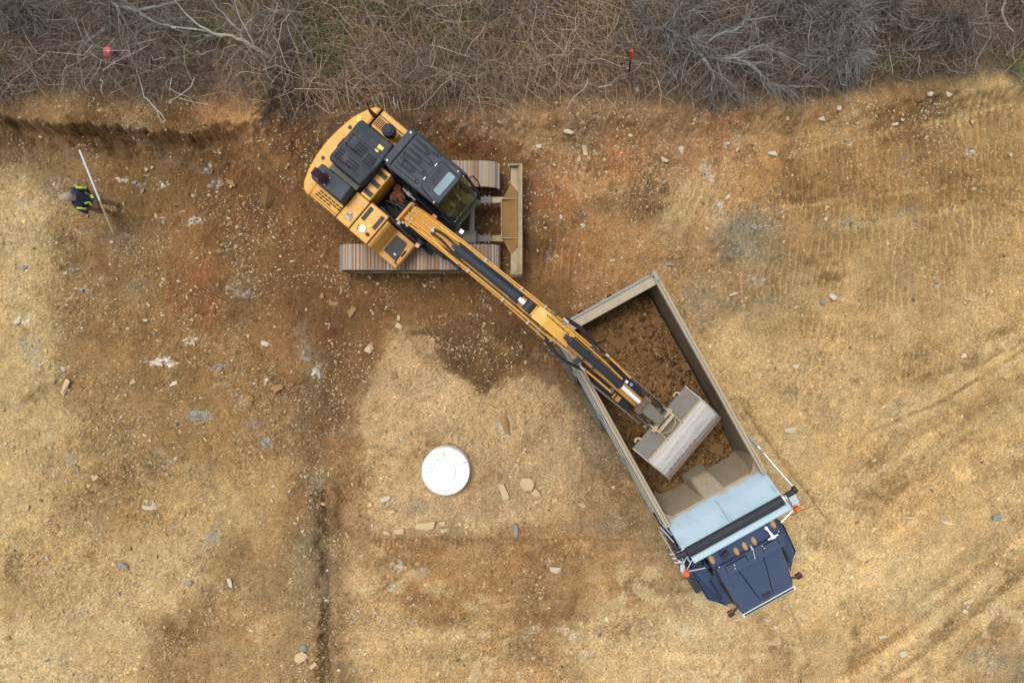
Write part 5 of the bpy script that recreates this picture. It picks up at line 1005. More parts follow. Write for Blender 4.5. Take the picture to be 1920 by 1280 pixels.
# ---- the load of soil lying in the box
lu = np.linspace(.18, 4.66, 150); lv = np.linspace(-1.10, 1.10, 80); LU, LV = np.meshgrid(lu, lv)
LZ = 1.78 + .30 * np.exp(-((LU - 2.2) / 1.3) ** 2 - ((LV - .15) / .8) ** 2) - .25 * sstep(3.4, 4.5, LU) - .30 * sstep(.6, 1.1, -LV) - .10 * sstep(.6, 1.1, LV) - .18 * sstep(.6, .2, LU)
LZ += .22 * fbm(LU, LV, 1.6, 5, 3, .6) + .10 * fbm(LU, LV, 7, 4, 5, .6)
lc0 = s2l((134, 101, 62)) / KL; var = (1 + 1.0 * fbm(LU, LV, 1.8, 5, 2, .7) + .7 * fbm(LU, LV, 12, 3, 6, .7))[..., None]
LC = np.clip(lc0[None, None] * var, 0.01, 0.6)
ly, lx = LU.shape; ii = np.arange(lx * ly).reshape(ly, lx)
LF = np.stack([ii[:-1, :-1], ii[:-1, 1:], ii[1:, 1:], ii[1:, :-1]], -1).reshape(-1, 4)
M_LOAD = tinted('moist_dug_soil', 0.95, 0.35, 26, 0.6)
load = tag(link('soil_load', np_mesh('soil_load', np.stack([LU, LV, LZ], -1).reshape(-1, 3), LF, [M_LOAD], LC.reshape(-1, 3), True), None, TK.location, (0, 0, R(-61))), 'heap of moist brown soil and broken rock filling the truck box', 'soil heap')
def lz(u, v): return float(LZ[min(ly - 1, max(0, int((v + 1.10) / 2.2 * (ly - 1))))][min(lx - 1, max(0, int((u - .18) / 4.48 * (lx - 1))))])

# ------------------------------------------------------------------ stones
def stone_mesh(name, seed, mat, flat=.45, n=13, elong=1.6):
    r_ = random.Random(seed); bm = bmesh.new()
    for _ in range(n):
        p = Vector((r_.uniform(-1, 1), r_.uniform(-1, 1), r_.uniform(-1, 1)))
        m_ = max(abs(p.x), abs(p.y), abs(p.z)); p = p / m_ * r_.uniform(.82, 1.0)
        bm.verts.new((p.x * .5, p.y * .5 / elong, p.z * .5 * flat))
    bmesh.ops.convex_hull(bm, input=bm.verts)
    for v in [v for v in bm.verts if not v.link_faces]: bm.verts.remove(v)
    me = bpy.data.meshes.new(name); bm.to_mesh(me); bm.free(); me.materials.append(mat); return me
M_ST = [paint('tan_shale', alb((218, 192, 150)), .9, 0, .3, 9, wear=alb((180, 148, 106)), dustc=alb((172, 138, 94)), spec=.1), paint('brown_shale', alb((172, 136, 90)), .9, 0, .4, 5, dustc=alb((132, 98, 60)), spec=.1),
        paint('pale_grey_stone', alb((222, 208, 180)), .85, 0, .25, 6, dustc=alb((180, 152, 110)), spec=.1), paint('blue_grey_slate', alb((152, 149, 142)), .8, 0, .3, 7, wear=alb((206, 206, 208)), dustc=alb((170, 146, 110)), spec=.3),
        paint('dark_brown_clod', alb((132, 102, 66)), .95, 0, .3, 6, wear=alb((160, 126, 84)), dustc=alb((110, 80, 46)), spec=.05)]
SM = [[stone_mesh('stone', 10 * k + j, M_ST[k], .5 + .12 * (j % 3), 12 + j % 3, 1.25 + .35 * (j % 4)) for j in range(6)] for k in range(5)]
for k in range(130):                              # rocks in the load
    u = random.uniform(.4, 4.5); v = random.uniform(-1.0, 1.05)
    if random.random() < .45: v = random.choice((-1, 1)) * random.uniform(.55, 1.05)
    s_ = random.uniform(.06, .14) if k > 22 else random.uniform(.15, .28)
    o = link('stone', SM[4][k % 6], load, (u, v, lz(u, v) + s_ * .06), (random.uniform(-.5, .5), random.uniform(-.5, .5), random.uniform(0, 6.3))); o.scale = (s_, s_, s_)
for u, v, L, wd, a, k in ((3.62, .95, .70, .22, .42, 4), (.55, -.70, .42, .30, .2, 4), (.80, -.42, .46, .18, 1.3, 4), (1.0, -.15, .5, .2, .5, 4), (1.05, .95, .30, .22, .6, 4), (4.32, .74, .36, .26, .9, 4), (3.3, -.80, .28, .22, .2, 4), (2.9, .92, .5, .2, .3, 4), (4.2, -.45, .26, .22, .8, 4), (.5, .75, .3, .24, .4, 4)):
    o = link('stone', SM[k][random.randrange(6)], load, (u, v, lz(u, v) + .05), (.1, .05, a)); o.scale = (L, wd * 1.5, .22)
# ---- rocks lying loose: the ones that stand out are things, the many small ones are pieces of the ground
ROCKS = """799 987 40 19 -8 0|broad flat tan slab, largest in the row below the white manhole lid
988 908 26 30 -70 0|tan squarish rock with pale scrape, right of the white manhole lid
1007 925 22 14 40 0|angular tan rock touching the lower end of the pale scraped rock
945 920 14 32 70 0|long thin tan shard in the rubble right of the manhole lid
723 934 22 9 -20 2|small pale rectangular stone left of the white manhole lid
967 991 8 26 88 3|narrow grey stone lying end on toward the manhole, below it
1041 1066 22 13 0 2|whitish square stone alone on the brown strip below the manhole
564 1231 30 17 -30 0|large tan stone beside the ridge at the bottom edge
571 1212 15 14 0 3|round grey stone touching the large tan stone by the bottom ridge
588 1246 16 8 -40 0|thin pale shard beside the bottom ridge, below the grey round stone
124 726 36 12 -58 0|long pale slab lying aslant on the yellow strip, far left
505 370 38 30 -60 4|big flat brown slab on dug ground left of the excavator
659 585 22 11 -55 1|oblong brown rock below the excavator's rear track
627 570 20 8 5 1|flat brown sliver left of the oblong brown rock below the track
693 653 18 14 -60 0|light brown block at the tip of the dark spoil ridge
1446 290 20 11 -5 2|bright whitish boulder on the orange bank, right of centre
1560 557 15 10 40 2|pale angular rock beside a mauve stone amid track prints
1541 567 9 10 0 3|small mauve grey stone beside the pale angular rock
1480 805 23 12 -8 2|pale flat block on sand near the truck's right rail
1805 667 12 8 -5 2|white pebble at the upper edge of the diagonal tyre rut
1869 968 20 12 0 3|blue grey slate lump near the right edge
1813 1126 24 9 -14 0|long cream shard in the lower right sand
1096 283 10 22 85 0|upright cream stone on the bank right of the blade
1067 248 20 8 15 2|flat cream flake on the bank slope right of the cab
1245 301 17 8 35 0|tan sliver with dark groove beside it on the bank
1255 497 18 8 15 3|grey flat stone beside the truck's tailgate corner
946 795 15 42 80 1|half buried oval slab with a white scrape, above the rubble
1703 969 26 6 0 0|thin split cream stone in the lower right sand, near a dark patch
1571 204 9 9 0 2|round white stone just below the grey bush
433 1092 9 20 75 2|narrow cream stick-like stone on the brown patch, lower left
232 1060 22 12 35 3|split stone, half tan and half dark grey, lower left"""
def place(o, px, py, L, wd, rot, z=.05):
    p = onto(px, py); k = 1 / S0
    o.location = (p[0], p[1], p[2] + .035); o.rotation_euler = (random.uniform(-.16, .16), random.uniform(-.16, .16), R(-rot))
for i, q in enumerate(ROCKS.split('\n')):
    a, lab = q.split('|'); f = a.split(); px, py, L, wd, rot = map(float, f[:5]); k = int(f[5])
    if wd > L: L, wd, rot = wd, L, rot + 0
    else: pass
    me = SM[k][[0, 3, 1, 4, 2, 5][i % 6]]; o = link('rock', me); d = me.vertices; ex = max(v.co.x for v in d) - min(v.co.x for v in d); ey = max(v.co.y for v in d) - min(v.co.y for v in d)
    place(o, px, py, L, wd, rot if float(f[2]) >= float(f[3]) else rot - 0)
    o.scale = (L / S0 / ex, wd / S0 / ey, min(.34, max(.12, wd / S0 * 1.1)))
    tag(o, lab, 'rock')
SMALL = """604 554 10 9 0 1|826 594 11 10 0 1|837 590 10 9 0 1|848 656 8 5 -30 0|748 612 9 13 -60 0|903 638 13 6 25 1|738 703 12 10 -10 1|970 873 12 9 30 0|1015 913 12 8 -15 0|1030 920 16 6 -45 0|1040 937 10 8 0 0|1008 940 14 7 -20 0|936 893 14 7 -60 1|973 861 10 7 -50 0|882 558 6 10 -70 1|850 553 7 7 0 1
748 995 18 10 -5 0|726 998 15 9 20 0|830 982 14 8 -10 0|835 993 20 9 -10 0|760 987 12 6 20 0|607 944 14 6 10 0|695 945 8 10 80 0|1092 947 13 8 45 0|353 1093 8 17 70 3|279 951 22 8 15 2|170 981 13 7 50 0|89 974 13 8 -35 0|180 895 14 6 -40 0|608 944 14 6 15 0|59 736 18 8 -30 1|45 502 11 10 20 3|34 603 14 11 -30 2|326 719 15 12 -20 2|250 715 12 7 -35 0|499 644 17 12 10 2|521 726 16 17 60 1|417 459 7 14 70 1|274 600 9 6 0 2|240 616 8 8 0 0|1539 225 14 9 -10 2|1744 177 11 9 0 2|1778 177 11 7 30 2|1691 225 8 7 20 2|1677 234 12 7 -10 2|1820 284 9 6 0 2|1413 426 13 9 50 3|1362 271 5 12 80 2|1491 686 12 9 0 2|1374 552 5 16 70 2|1814 561 14 8 20 0|1755 531 7 12 80 3
1772 980 14 8 -10 2|1809 1145 9 9 20 2|1857 1102 8 13 70 0|1653 1191 6 16 80 2|1691 1223 15 13 -30 2|1627 1080 13 6 40 2|1440 1162 6 10 -70 2|1085 300 7 10 0 0|1010 274 12 8 0 2|1181 255 11 7 45 2|1361 271 5 12 80 2|1092 422 10 9 20 2|1382 470 7 9 0 3|1365 371 7 12 60 2|1277 280 10 14 0 2|1118 210 10 5 0 1|497 832 12 9 30 3|372 786 22 12 5 3|295 682 25 8 4 2|152 542 14 6 25 3|350 636 14 6 -35 2|590 700 7 13 25 2|415 690 8 10 0 3|405 688 8 10 0 3|1720 1178 10 8 0 0|1700 1168 10 7 0 0|1860 1145 12 8 0 2|1454 1175 9 6 20 2|1555 1148 6 8 0 2|1620 1142 8 5 40 0|222 336 10 5 0 2|252 343 11 6 0 3|268 358 9 6 0 3|388 318 10 7 0 3|402 342 9 6 0 3|210 250 5 4 0 2|435 342 10 16 -60 1|430 420 12 10 0 1|410 470 10 8 20 1|500 455 8 6 0 1|460 400 14 9 30 4|540 470 12 9 0 4|525 420 9 7 0 4|580 500 8 6 0 4"""
ns = 0
def small(px, py, L, wd, rot, k):
    global ns
    p = onto(px, py); me = SM[k][ns % 6]; ns += 1
    o = link('stone', me, ground, (p[0], p[1], p[2] + .022), (random.uniform(-.4, .4), random.uniform(-.4, .4), R(-rot)))
    o.scale = (L / S0 * 1.1, wd / S0 * 1.1 * 1.5, min(.24, max(.09, wd / S0 * 1.1)))
for q in SMALL.replace('\n', '|').split('|'):
    f = q.split(); small(*map(float, f[:5]), int(f[5]))
while ns < 300:
    px = random.uniform(0, 1920); py = random.uniform(215, 1280)
    den = 1.0 if px < 640 else (.6 if py < 420 or (620 < px < 1150 and py < 1000) else .28)
    if random.random() > den or (560 < px < 1000 and 200 < py < 520) or (1030 < px < 1520 and 500 < py < 1160 and abs((px - 1130) * .875 - (py - 560) * .485) < 170): continue
    k = random.choices((0, 1, 2, 3, 4), (5, 4 if py < 760 else 1.5, .8, .7, 2 if px < 640 and py < 800 else .3))[0]
    small(px, py, random.uniform(5, 10), random.uniform(3, 6), random.uniform(0, 180), k)

# ---- loose gravel and flakes: far too many to count, one object
NG = 118000
pg = np.stack([rng.uniform(-130, 2050, NG * 4), rng.uniform(195, 1390, NG * 4)], 1)
dens = 0.28 + 0.50 * (pg[:, 0] < 640) + 0.35 * ((pg[:, 1] < 430) & (pg[:, 0] > 980)) + .25 * ((pg[:, 0] > 640) & (pg[:, 0] < 1250))
for x, y, r_ in ((1230, 372, 45), (1160, 390, 50), (1500, 320, 50), (1720, 235, 60), (1540, 225, 60), (1480, 290, 40), (1380, 280, 60), (1090, 290, 60), (1330, 300, 50), (1390, 430, 50), (1320, 560, 50), (120, 400, 50), (140, 480, 60), (430, 440, 60), (470, 500, 40), (600, 720, 50), (990, 915, 60), (150, 600, 50), (110, 750, 60), (240, 900, 80), (60, 1000, 80), (540, 1150, 60), (1060, 660, 60), (880, 640, 60), (350, 760, 60), (480, 760, 60)):
    dens = dens + 1.1 * np.exp(-((pg[:, 0] - x) ** 2 + (pg[:, 1] - y) ** 2) / r_ ** 2)
clump = fbm(pg[:, 0] / 46, pg[:, 1] / 46, 1.0, 4, 3)
keep = rng.random(len(pg)) < dens * np.clip(.45 + 3.4 * clump, .05, 1.6)
pg = pg[keep][:NG]; NG = len(pg)
gx_ = (pg[:, 0] - 960) / S0; gy_ = (640 - pg[:, 1]) / S0; g_z = gz(gx_, gy_)
sz = np.exp(rng.normal(-4.0, .52, NG)).clip(.008, .075)
oct_ = np.array([(1, 0, 0), (0, 1, 0), (-1, 0, 0), (0, -1, 0), (.1, .1, 1), (0, 0, -1)], float)
OF = np.array([(0, 1, 4), (1, 2, 4), (2, 3, 4), (3, 0, 4), (1, 0, 5), (2, 1, 5), (3, 2, 5), (0, 3, 5)])
o5 = oct_[:5] * np.array([1, 1, 1.0]); o5[:4, 2] = -.5
vv = o5[None] * (1 + .6 * (rng.random((NG, 5, 3)) - .5)); vv = vv * np.stack([np.ones(NG), rng.uniform(.18, .7, NG), rng.uniform(.2, .5, NG)], 1)[:, None, :] * sz[:, None, None]
an_ = rng.normal(.6, 1.0, NG); ca_, sa_ = np.cos(an_)[:, None], np.sin(an_)[:, None]
vx = vv[..., 0] * ca_ - vv[..., 1] * sa_ + gx_[:, None]; vy = vv[..., 0] * sa_ + vv[..., 1] * ca_ + gy_[:, None]; vz = vv[..., 2] + g_z[:, None] + .25 * sz[:, None]
gcol = gc(gx_, gy_); t_ = rng.random(NG)[:, None]
pal = np.where(t_ < .58, gcol * rng.uniform(.5, 1.8, (NG, 1)), np.where(t_ < .90, np.array(alb((206, 182, 138)))[None] * rng.uniform(.7, 1.1, (NG, 1)), np.where(t_ < .96, np.array(alb((220, 208, 186)))[None] * rng.uniform(.7, 1.0, (NG, 1)), np.array(alb((126, 116, 104)))[None] * rng.uniform(.6, 1.2, (NG, 1)))))
GV = np.stack([vx, vy, vz], -1).reshape(-1, 3); GF = (OF[:4][None] + 5 * np.arange(NG)[:, None, None]).reshape(-1, 3)
tag(link('gravel', np_mesh('gravel', GV, GF, [tinted('gravel_flakes', .9, .2, 30)], np.repeat(np.clip(pal, .01, .7), 5, 0))), kind='stuff')

n_ = 5200; u_ = rng.uniform(.2, 4.64, n_); w_ = rng.uniform(-1.08, 1.08, n_); z_ = np.array([lz(a, c) for a, c in zip(u_, w_)]); s_ = np.exp(rng.normal(-3.6, .5, n_)).clip(.012, .09)
vv = oct_[None] * (1 + .5 * (rng.random((n_, 6, 3)) - .5)) * np.stack([np.ones(n_), rng.uniform(.3, .9, n_), rng.uniform(.25, .6, n_)], 1)[:, None, :] * s_[:, None, None]
a_n = rng.uniform(0, 6.3, n_)[:, None]; LVt = np.stack([vv[..., 0] * np.cos(a_n) - vv[..., 1] * np.sin(a_n) + u_[:, None], vv[..., 0] * np.sin(a_n) + vv[..., 1] * np.cos(a_n) + w_[:, None], vv[..., 2] + z_[:, None]], -1).reshape(-1, 3)
lp = np.array([alb(c) for c in ((150, 110, 66), (120, 84, 48), (176, 138, 92), (104, 74, 44))])[rng.integers(0, 4, n_)] * rng.uniform(.7, 1.2, (n_, 1))
o = link('gravel', np_mesh('gravel', LVt, (OF[None] + 6 * np.arange(n_)[:, None, None]).reshape(-1, 3), [tinted('load_gravel', .95, .2, 30)], np.repeat(lp, 6, 0)), load); o['kind'] = 'stuff'

# ------------------------------------------------------------------ brush along the bank
M_TWIG = tinted('dead_twigs', .9, .3, 25)
def edge_y(px):                                    # lower limit of the brush in photo pixels
    return np.interp(px, [-140, 0, 150, 230, 300, 380, 450, 560, 700, 900, 1000, 1200, 1350, 1500, 1600, 1700, 1920, 2020], [195, 196, 186, 192, 208, 196, 192, 205, 200, 205, 176, 186, 200, 186, 158, 148, 138, 130])
def strands(n, region, length, rad, rise, curl, cols, pts=5, flat=.25, dirn=None, top=.5, weight=None, name='dead_brush', label=None):
    P0 = []; x = np.empty(0); y = np.empty(0)
    while len(x) < n:
        a = rng.uniform(region[0], region[2], n * 2); c = rng.uniform(region[1], region[3], n * 2); e = edge_y(a) + 18 * fbm(a / 50, c * 0, 1., 3, 4) * 2
        k = rng.random(n * 2) < np.clip((e - c) / 40, 0, 1) * .9 + .1 * (c < e)
        k &= c < e + 4
        if weight is not None: k &= rng.random(n * 2) < weight(a, c)
        x = np.concatenate([x, a[k]]); y = np.concatenate([y, c[k]])
    x = x[:n]; y = y[:n]
    h = .5 + 0 * x
    wx = (x - 960) * (CAMZ - h) / FPX; wy = (640 - y) * (CAMZ - h) / FPX
    L = rng.uniform(length[0], length[1], n)
    th = rng.uniform(0, 2 * np.pi, n) if dirn is None else rng.normal(dirn[0], dirn[1], n) + np.pi * (rng.random(n) < .5)
    ph = np.abs(rng.normal(0, rise, n))
    t = np.linspace(0, 1, pts)[None, :]
    k1 = rng.normal(0, curl, n)[:, None]; k2 = rng.normal(0, curl * .7, n)[:, None]
    ang = th[:, None] + k1 * t + k2 * np.sin(t * 5)
    stp = (L / (pts - 1))[:, None]
    dx = np.cos(ang) * np.cos(ph)[:, None] * stp; dy = np.sin(ang) * np.cos(ph)[:, None] * stp; dz = (np.sin(ph)[:, None] - (t - .3) * .5 * flat * 2) * stp
    X_ = wx[:, None] + np.cumsum(dx, 1) - dx * pts / 2; Y_ = wy[:, None] + np.cumsum(dy, 1) - dy * pts / 2
    base_ = gz(X_.ravel(), Y_.ravel()).reshape(X_.shape)
    Z_ = base_ + rng.random(n)[:, None] ** 1.6 * top + .01 + np.cumsum(dz, 1)
    Z_ = np.maximum(Z_, base_ + .012)
    r = rng.uniform(rad[0], rad[1], n)[:, None] * np.linspace(1.15, .5, pts)[None, :]
    Vv, Ff = tubes(np.stack([X_, Y_, Z_], -1), r, 3)
    cc = np.array([alb(c) for c in cols]); ci = cc[rng.integers(0, len(cc), n)] * rng.uniform(.9, 1.75, (n, 1))
    return Vv, Ff, np.repeat(ci, pts * 3, 0)
def merge(parts):
    V_, F_, C_ = [], [], []; o = 0
    for v, f, c in parts: V_.append(v); F_.append(f + o); C_.append(c); o += len(v)
    return np.concatenate(V_), np.concatenate(F_), np.concatenate(C_)
GRY = [(140, 130, 120), (120, 110, 100), (160, 150, 140), (104, 92, 80)]; BRN = [(128, 102, 84), (110, 84, 68), (146, 120, 98), (94, 70, 56)]; STR = [(196, 172, 136), (172, 146, 114), (156, 128, 104), (140, 108, 88)]
bush = lambda a, c: np.clip(.25 + 2.6 * fbm(a / 110, c / 90, 1.0, 3, 2) + .5 * (a > 1150) + .35 * (a < 420), .06, 1)
mid = lambda a, c: np.clip(np.exp(-((a - 830) / 330) ** 2) + .12, 0, 1)
v_, f_, c_ = merge([strands(15500, (-130, -130, 2050, 215), (.35, 1.1), (.0020, .0042), .35, .42, BRN, top=.45, weight=bush),
                    strands(15500, (-130, -130, 2050, 215), (.35, 1.2), (.0020, .0042), .35, .42, GRY, top=.55, weight=bush),
                    strands(1400, (-130, -130, 2050, 215), (.5, 1.4), (.006, .011), .3, .5, [(150, 140, 132), (168, 158, 148)], top=.6, weight=bush),
                    strands(15000, (-130, -130, 2050, 215), (.12, .45), (.0014, .0026), .5, .5, GRY + BRN + [(170, 162, 152)], top=.6, pts=3),
                    strands(3500, (-60, 120, 1980, 215), (.15, .5), (.003, .006), .2, .6, BRN + GRY, top=.10)])
tag(link('dead_brush', np_mesh('dead_brush', v_, f_, [M_TWIG], c_)), kind='stuff')
v_, f_, c_ = merge([strands(5200, (440, -70, 1250, 210), (.4, 1.3), (.004, .008), .2, .22, STR, top=.28, dirn=(-.9, .8), weight=mid, pts=4), strands(2600, (-130, -120, 2050, 190), (.3, .9), (.003, .006), .2, .3, STR, top=.5, pts=4)])
tag(link('dry_grass', np_mesh('dry_grass', v_, f_, [M_TWIG], c_)), kind='stuff')
GP = [(560, 30, 40, 34), (585, 80, 24, 26), (620, 110, 30, 24), (640, 60, 22, 18), (770, 20, 60, 30), (830, 50, 50, 30), (690, 10, 40, 16), (625, 135, 14, 10), (860, 105, 20, 18), (25, 122, 12, 9), (15, 155, 14, 12), (395, 65, 20, 10), (370, 130, 12, 10), (1665, 125, 26, 14), (1690, 90, 24, 18), (1610, 90, 14, 10), (920, 30, 30, 20), (1900, 130, 20, 8)]
gw = lambda a, c: np.clip(sum(np.exp(-((a - x) / rx) ** 2 - ((c - y) / ry) ** 2) for x, y, rx, ry in GP), 0, 1)
v_, f_, c_ = strands(6500, (-40, -60, 1960, 200), (.12, .35), (.005, .010), .7, .5, [(92, 116, 50), (112, 132, 64), (76, 98, 42), (136, 140, 84)], pts=4, top=.30, weight=gw)
tag(link('green_grass', np_mesh('green_grass', v_, f_, [M_TWIG], c_)), kind='stuff')

# ---- bare shrubs and branches one can tell apart
M_BARK = paint('grey_lichen_bark', alb((150, 152, 146)), .9, 0, .3, 6, wear=alb((112, 108, 100)), dustc=alb((110, 98, 88)), spec=.1)
M_PALE = paint('bleached_wood', alb((190, 182, 170)), .9, 0, .25, 8, wear=alb((140, 128, 116)), dustc=alb((140, 122, 104)), spec=.1)
def wig(pts, n, jit):
    """smooth a few guide points into n points with some wobble"""
    P = np.array(pts, float); t = np.linspace(0, len(P) - 1, n); out = np.stack([np.interp(t, range(len(P)), P[:, a]) for a in range(3)], 1)
    out[1:-1] += rng.normal(0, jit, (n - 2, 3)); return out
def limb(b, pts, r0, r1, n=9, jit=.015, sides=6):
    r0 *= 1.25; r1 *= 1.25
    P = wig(pts, n, jit); b.tube([tuple(p) for p in P], list(np.linspace(r0, r1, n)), sides); return P
def bw(px, py, up_=.0):
    return onto(px, py, up_)
def twigs_from(P, n, L, r, spread, droop=.0, cols=GRY, pts=5, heading=None):
    """n thin twigs springing from points of the given limbs"""
    A = np.concatenate(P); i = rng.integers(1, len(A) - 1, n); st_ = A[i] + rng.normal(0, .02, (n, 3)); d = A[i] - A[i - 1]
    if heading is not None: d = d * 0 + heading(st_)
    d /= np.linalg.norm(d, axis=1, keepdims=True) + 1e-6; d = d + rng.normal(0, spread, (n, 3)) * np.array([1, 1, .6]); d /= np.linalg.norm(d, axis=1, keepdims=True)
    ln = rng.uniform(L[0], L[1], n)[:, None, None]; t = np.linspace(0, 1, pts)[None, :, None]; cv = rng.normal(0, .35, (n, 1, 3))
    S = st_[:, None, :] + (d[:, None, :] * t + cv * t * t * .6) * ln; S[..., 2] -= droop * (t[..., 0] ** 2) * ln[..., 0]
    g_ = gz(S[..., 0].ravel(), S[..., 1].ravel()).reshape(S.shape[:2]); S[..., 2] = np.maximum(S[..., 2], g_ + .015)
    v, f = tubes(S, rng.uniform(r[0], r[1], n)[:, None] * np.linspace(1, .4, pts)[None, :], 3)
    cc = np.array([alb(c) for c in cols]); ci = cc[rng.integers(0, len(cc), n)] * rng.uniform(.75, 1.3, (n, 1)); return v, f, np.repeat(ci, pts * 3, 0), S
def woody(name, label, cat, trunk_pts, limbs, mat, n1, n2, L1, L2, cols, rt=.05, spread=.5, heading=None, group=None):
    root = tag(empty(name, tuple(trunk_pts[0])), label, cat, group); off = Vector(trunk_pts[0])
    inv = lambda o: setattr(o, 'matrix_parent_inverse', Matrix.Translation(-off))
    b = B(); P = [limb(b, trunk_pts, rt, rt * .45, 10)]; o = b.obj('trunk', mat, root, smooth=True); inv(o)
    for q in limbs:
        b = B(); P.append(limb(b, q[0], q[1], q[1] * .25, 10, .02)); o = b.obj('branch', mat, root, smooth=True); inv(o)
    v, f, c, S = twigs_from(P, n1, L1, (.004, .009), spread, .15, cols, heading=heading)
    parts = [(v, f, c)]
    if n2: v2, f2, c2, _ = twigs_from(list(S), n2, L2, (.0028, .005), .7, .1, cols); parts.append((v2, f2, c2))
    v, f, c = merge(parts); o = link('twigs', np_mesh('twigs', v, f, [M_TWIG], c), root); inv(o); o['kind'] = 'stuff'
    return root
SIL = [(158, 155, 148), (140, 138, 132), (176, 172, 165), (122, 116, 108)]
# dead tree fallen over the slope, upper left
woody('fallen_tree', 'fallen bleached tree with forked limbs pointing to the upper left, in the brush', 'tree',
      [bw(545, 138, .1), bw(500, 105, .35), bw(455, 76, .5), bw(425, 66, .6)],
      [([bw(425, 66, .6), bw(400, 62, .7), bw(370, 45, .8), bw(335, 10, 1.0), bw(310, -20, 1.1)], .030), ([bw(420, 66, .6), bw(395, 66, .65), bw(360, 68, .6)], .022),
       ([bw(458, 76, .5), bw(450, 58, .7), bw(425, 34, .9), bw(405, 8, 1.1), bw(390, -12, 1.2)], .024), ([bw(475, 88, .45), bw(462, 56, .7), bw(446, 24, .9), bw(440, 0, 1.0)], .020),
       ([bw(400, 62, .7), bw(368, 52, .8), bw(318, 52, .7), bw(290, 42, .8), bw(258, 20, .9)], .020), ([bw(330, 54, .7), bw(300, 46, .7), bw(262, 22, .8)], .018)], M_PALE, 110, 260, (.3, .9), (.15, .4), SIL, .055, .35)
woody('bare_shrub', 'bare grey shrub at the top left edge with dark heart and limbs sprawling right', 'shrub',
      [bw(205, 10, .0), bw(212, 8, .5), bw(225, 14, .7)],
      [([bw(215, 10, .6), bw(255, 20, .8), bw(300, 12, .9), bw(345, 0, 1.0)], .038), ([bw(218, 14, .6), bw(235, 40, .7), bw(252, 66, .6), bw(270, 80, .4)], .020), ([bw(218, 14, .6), bw(228, 50, .7), bw(225, 72, .5), bw(212, 88, .3)], .016),
       ([bw(205, 12, .6), bw(206, 30, .7), bw(198, 38, .6)], .014), ([bw(200, 10, .6), bw(170, 5, .8), bw(140, -5, .9)], .018), ([bw(255, 22, .8), bw(300, 40, .7), bw(350, 30, .8)], .016)], M_BARK, 240, 500, (.35, 1.0), (.2, .5), GRY, .07, .45)
woody('bare_shrub', 'bare silver shrub right of the red topped post, drooping down the bank', 'shrub',
      [bw(1338, 105, .0), bw(1330, 108, .5), bw(1345, 112, .8), bw(1372, 108, .9)],
      [([bw(1318, 100, .7), bw(1320, 82, 1.0), bw(1350, 66, 1.1), bw(1382, 54, 1.2), bw(1400, 38, 1.2), bw(1450, 30, 1.2)], .030), ([bw(1318, 110, .8), bw(1328, 125, .8), bw(1340, 145, .8), bw(1332, 165, .6), bw(1338, 182, .4), bw(1330, 205, .15)], .026),
       ([bw(1372, 108, .9), bw(1405, 115, .9), bw(1428, 142, .8), bw(1440, 165, .6), bw(1485, 178, .3)], .026), ([bw(1372, 108, .9), bw(1400, 92, 1.0), bw(1430, 84, 1.0), bw(1460, 100, .9)], .024),
       ([bw(1345, 112, .8), bw(1348, 140, .7), bw(1365, 162, .5), bw(1392, 184, .3)], .018), ([bw(1318, 104, .8), bw(1296, 95, .8), bw(1285, 120, .6), bw(1258, 145, .4)], .016), ([bw(1430, 142, .8), bw(1450, 160, .6), bw(1500, 165, .4)], .016)],
      M_BARK, 260, 520, (.3, .9), (.15, .45), SIL, .05, .5)
woody('bare_shrub', 'bare grey shrub at the top edge with crooked mossy trunk, beside the silver shrub', 'shrub',
      [bw(1240, 60, .0), bw(1245, 50, .5), bw(1265, 30, .9), bw(1280, 5, 1.2)],
      [([bw(1240, 58, .4), bw(1222, 50, .8), bw(1208, 40, 1.0), bw(1203, 20, 1.1)], .030), ([bw(1245, 50, .5), bw(1275, 66, .8), bw(1300, 70, .9)], .022), ([bw(1265, 30, .9), bw(1300, 20, 1.1), bw(1330, -5, 1.2)], .024), ([bw(1245, 66, .4), bw(1262, 78, .6), bw(1240, 95, .4)], .018)], M_BARK, 360, 700, (.3, .9), (.2, .5), SIL + GRY, .06, .5)
for (sx, sy), (rx, ry), n_, lab in (((1560, 50), (75, 55), 1000, 'round dense grey shrub at the top edge, paler than those beside it'), ((1555, 118), (70, 48), 900, 'spreading grey shrub of fine twigs just above the right bank'), ((1470, 25), (60, 45), 600, 'tangled bare shrub at the top edge between silver and pale ones'),
                                   ((1640, 30), (60, 50), 600, 'rounded grey shrub at the top edge, right of the palest one'), ((1760, 70), (70, 50), 600, 'low brown grey shrub with arching stems in the upper right'), ((60, 40), (70, 50), 600, 'low dark twiggy shrub in the top left corner')):
    c0 = bw(sx, sy, 0); hh = .9
    lim = []
    for k in range(9):
        a = k * .7 + .2; e = bw(sx + rx * .75 * math.cos(a), sy + ry * .75 * math.sin(a), .15 if math.sin(a) > .4 else .5); m_ = (np.array(c0) + np.array(e)) / 2; m_[2] = c0[2] + hh * (.8 + .3 * rng.random())
        lim.append(([c0 + np.array([0, 0, .2]), m_, e], .018))
    woody('bare_shrub', lab, 'shrub', [c0, c0 + np.array([.03, .02, .3]), c0 + np.array([0, .05, .6])], lim, M_BARK, n_, n_ * 2, (.25, .7), (.15, .4), SIL if sx < 1600 and sx > 1500 else GRY, .05, .6)
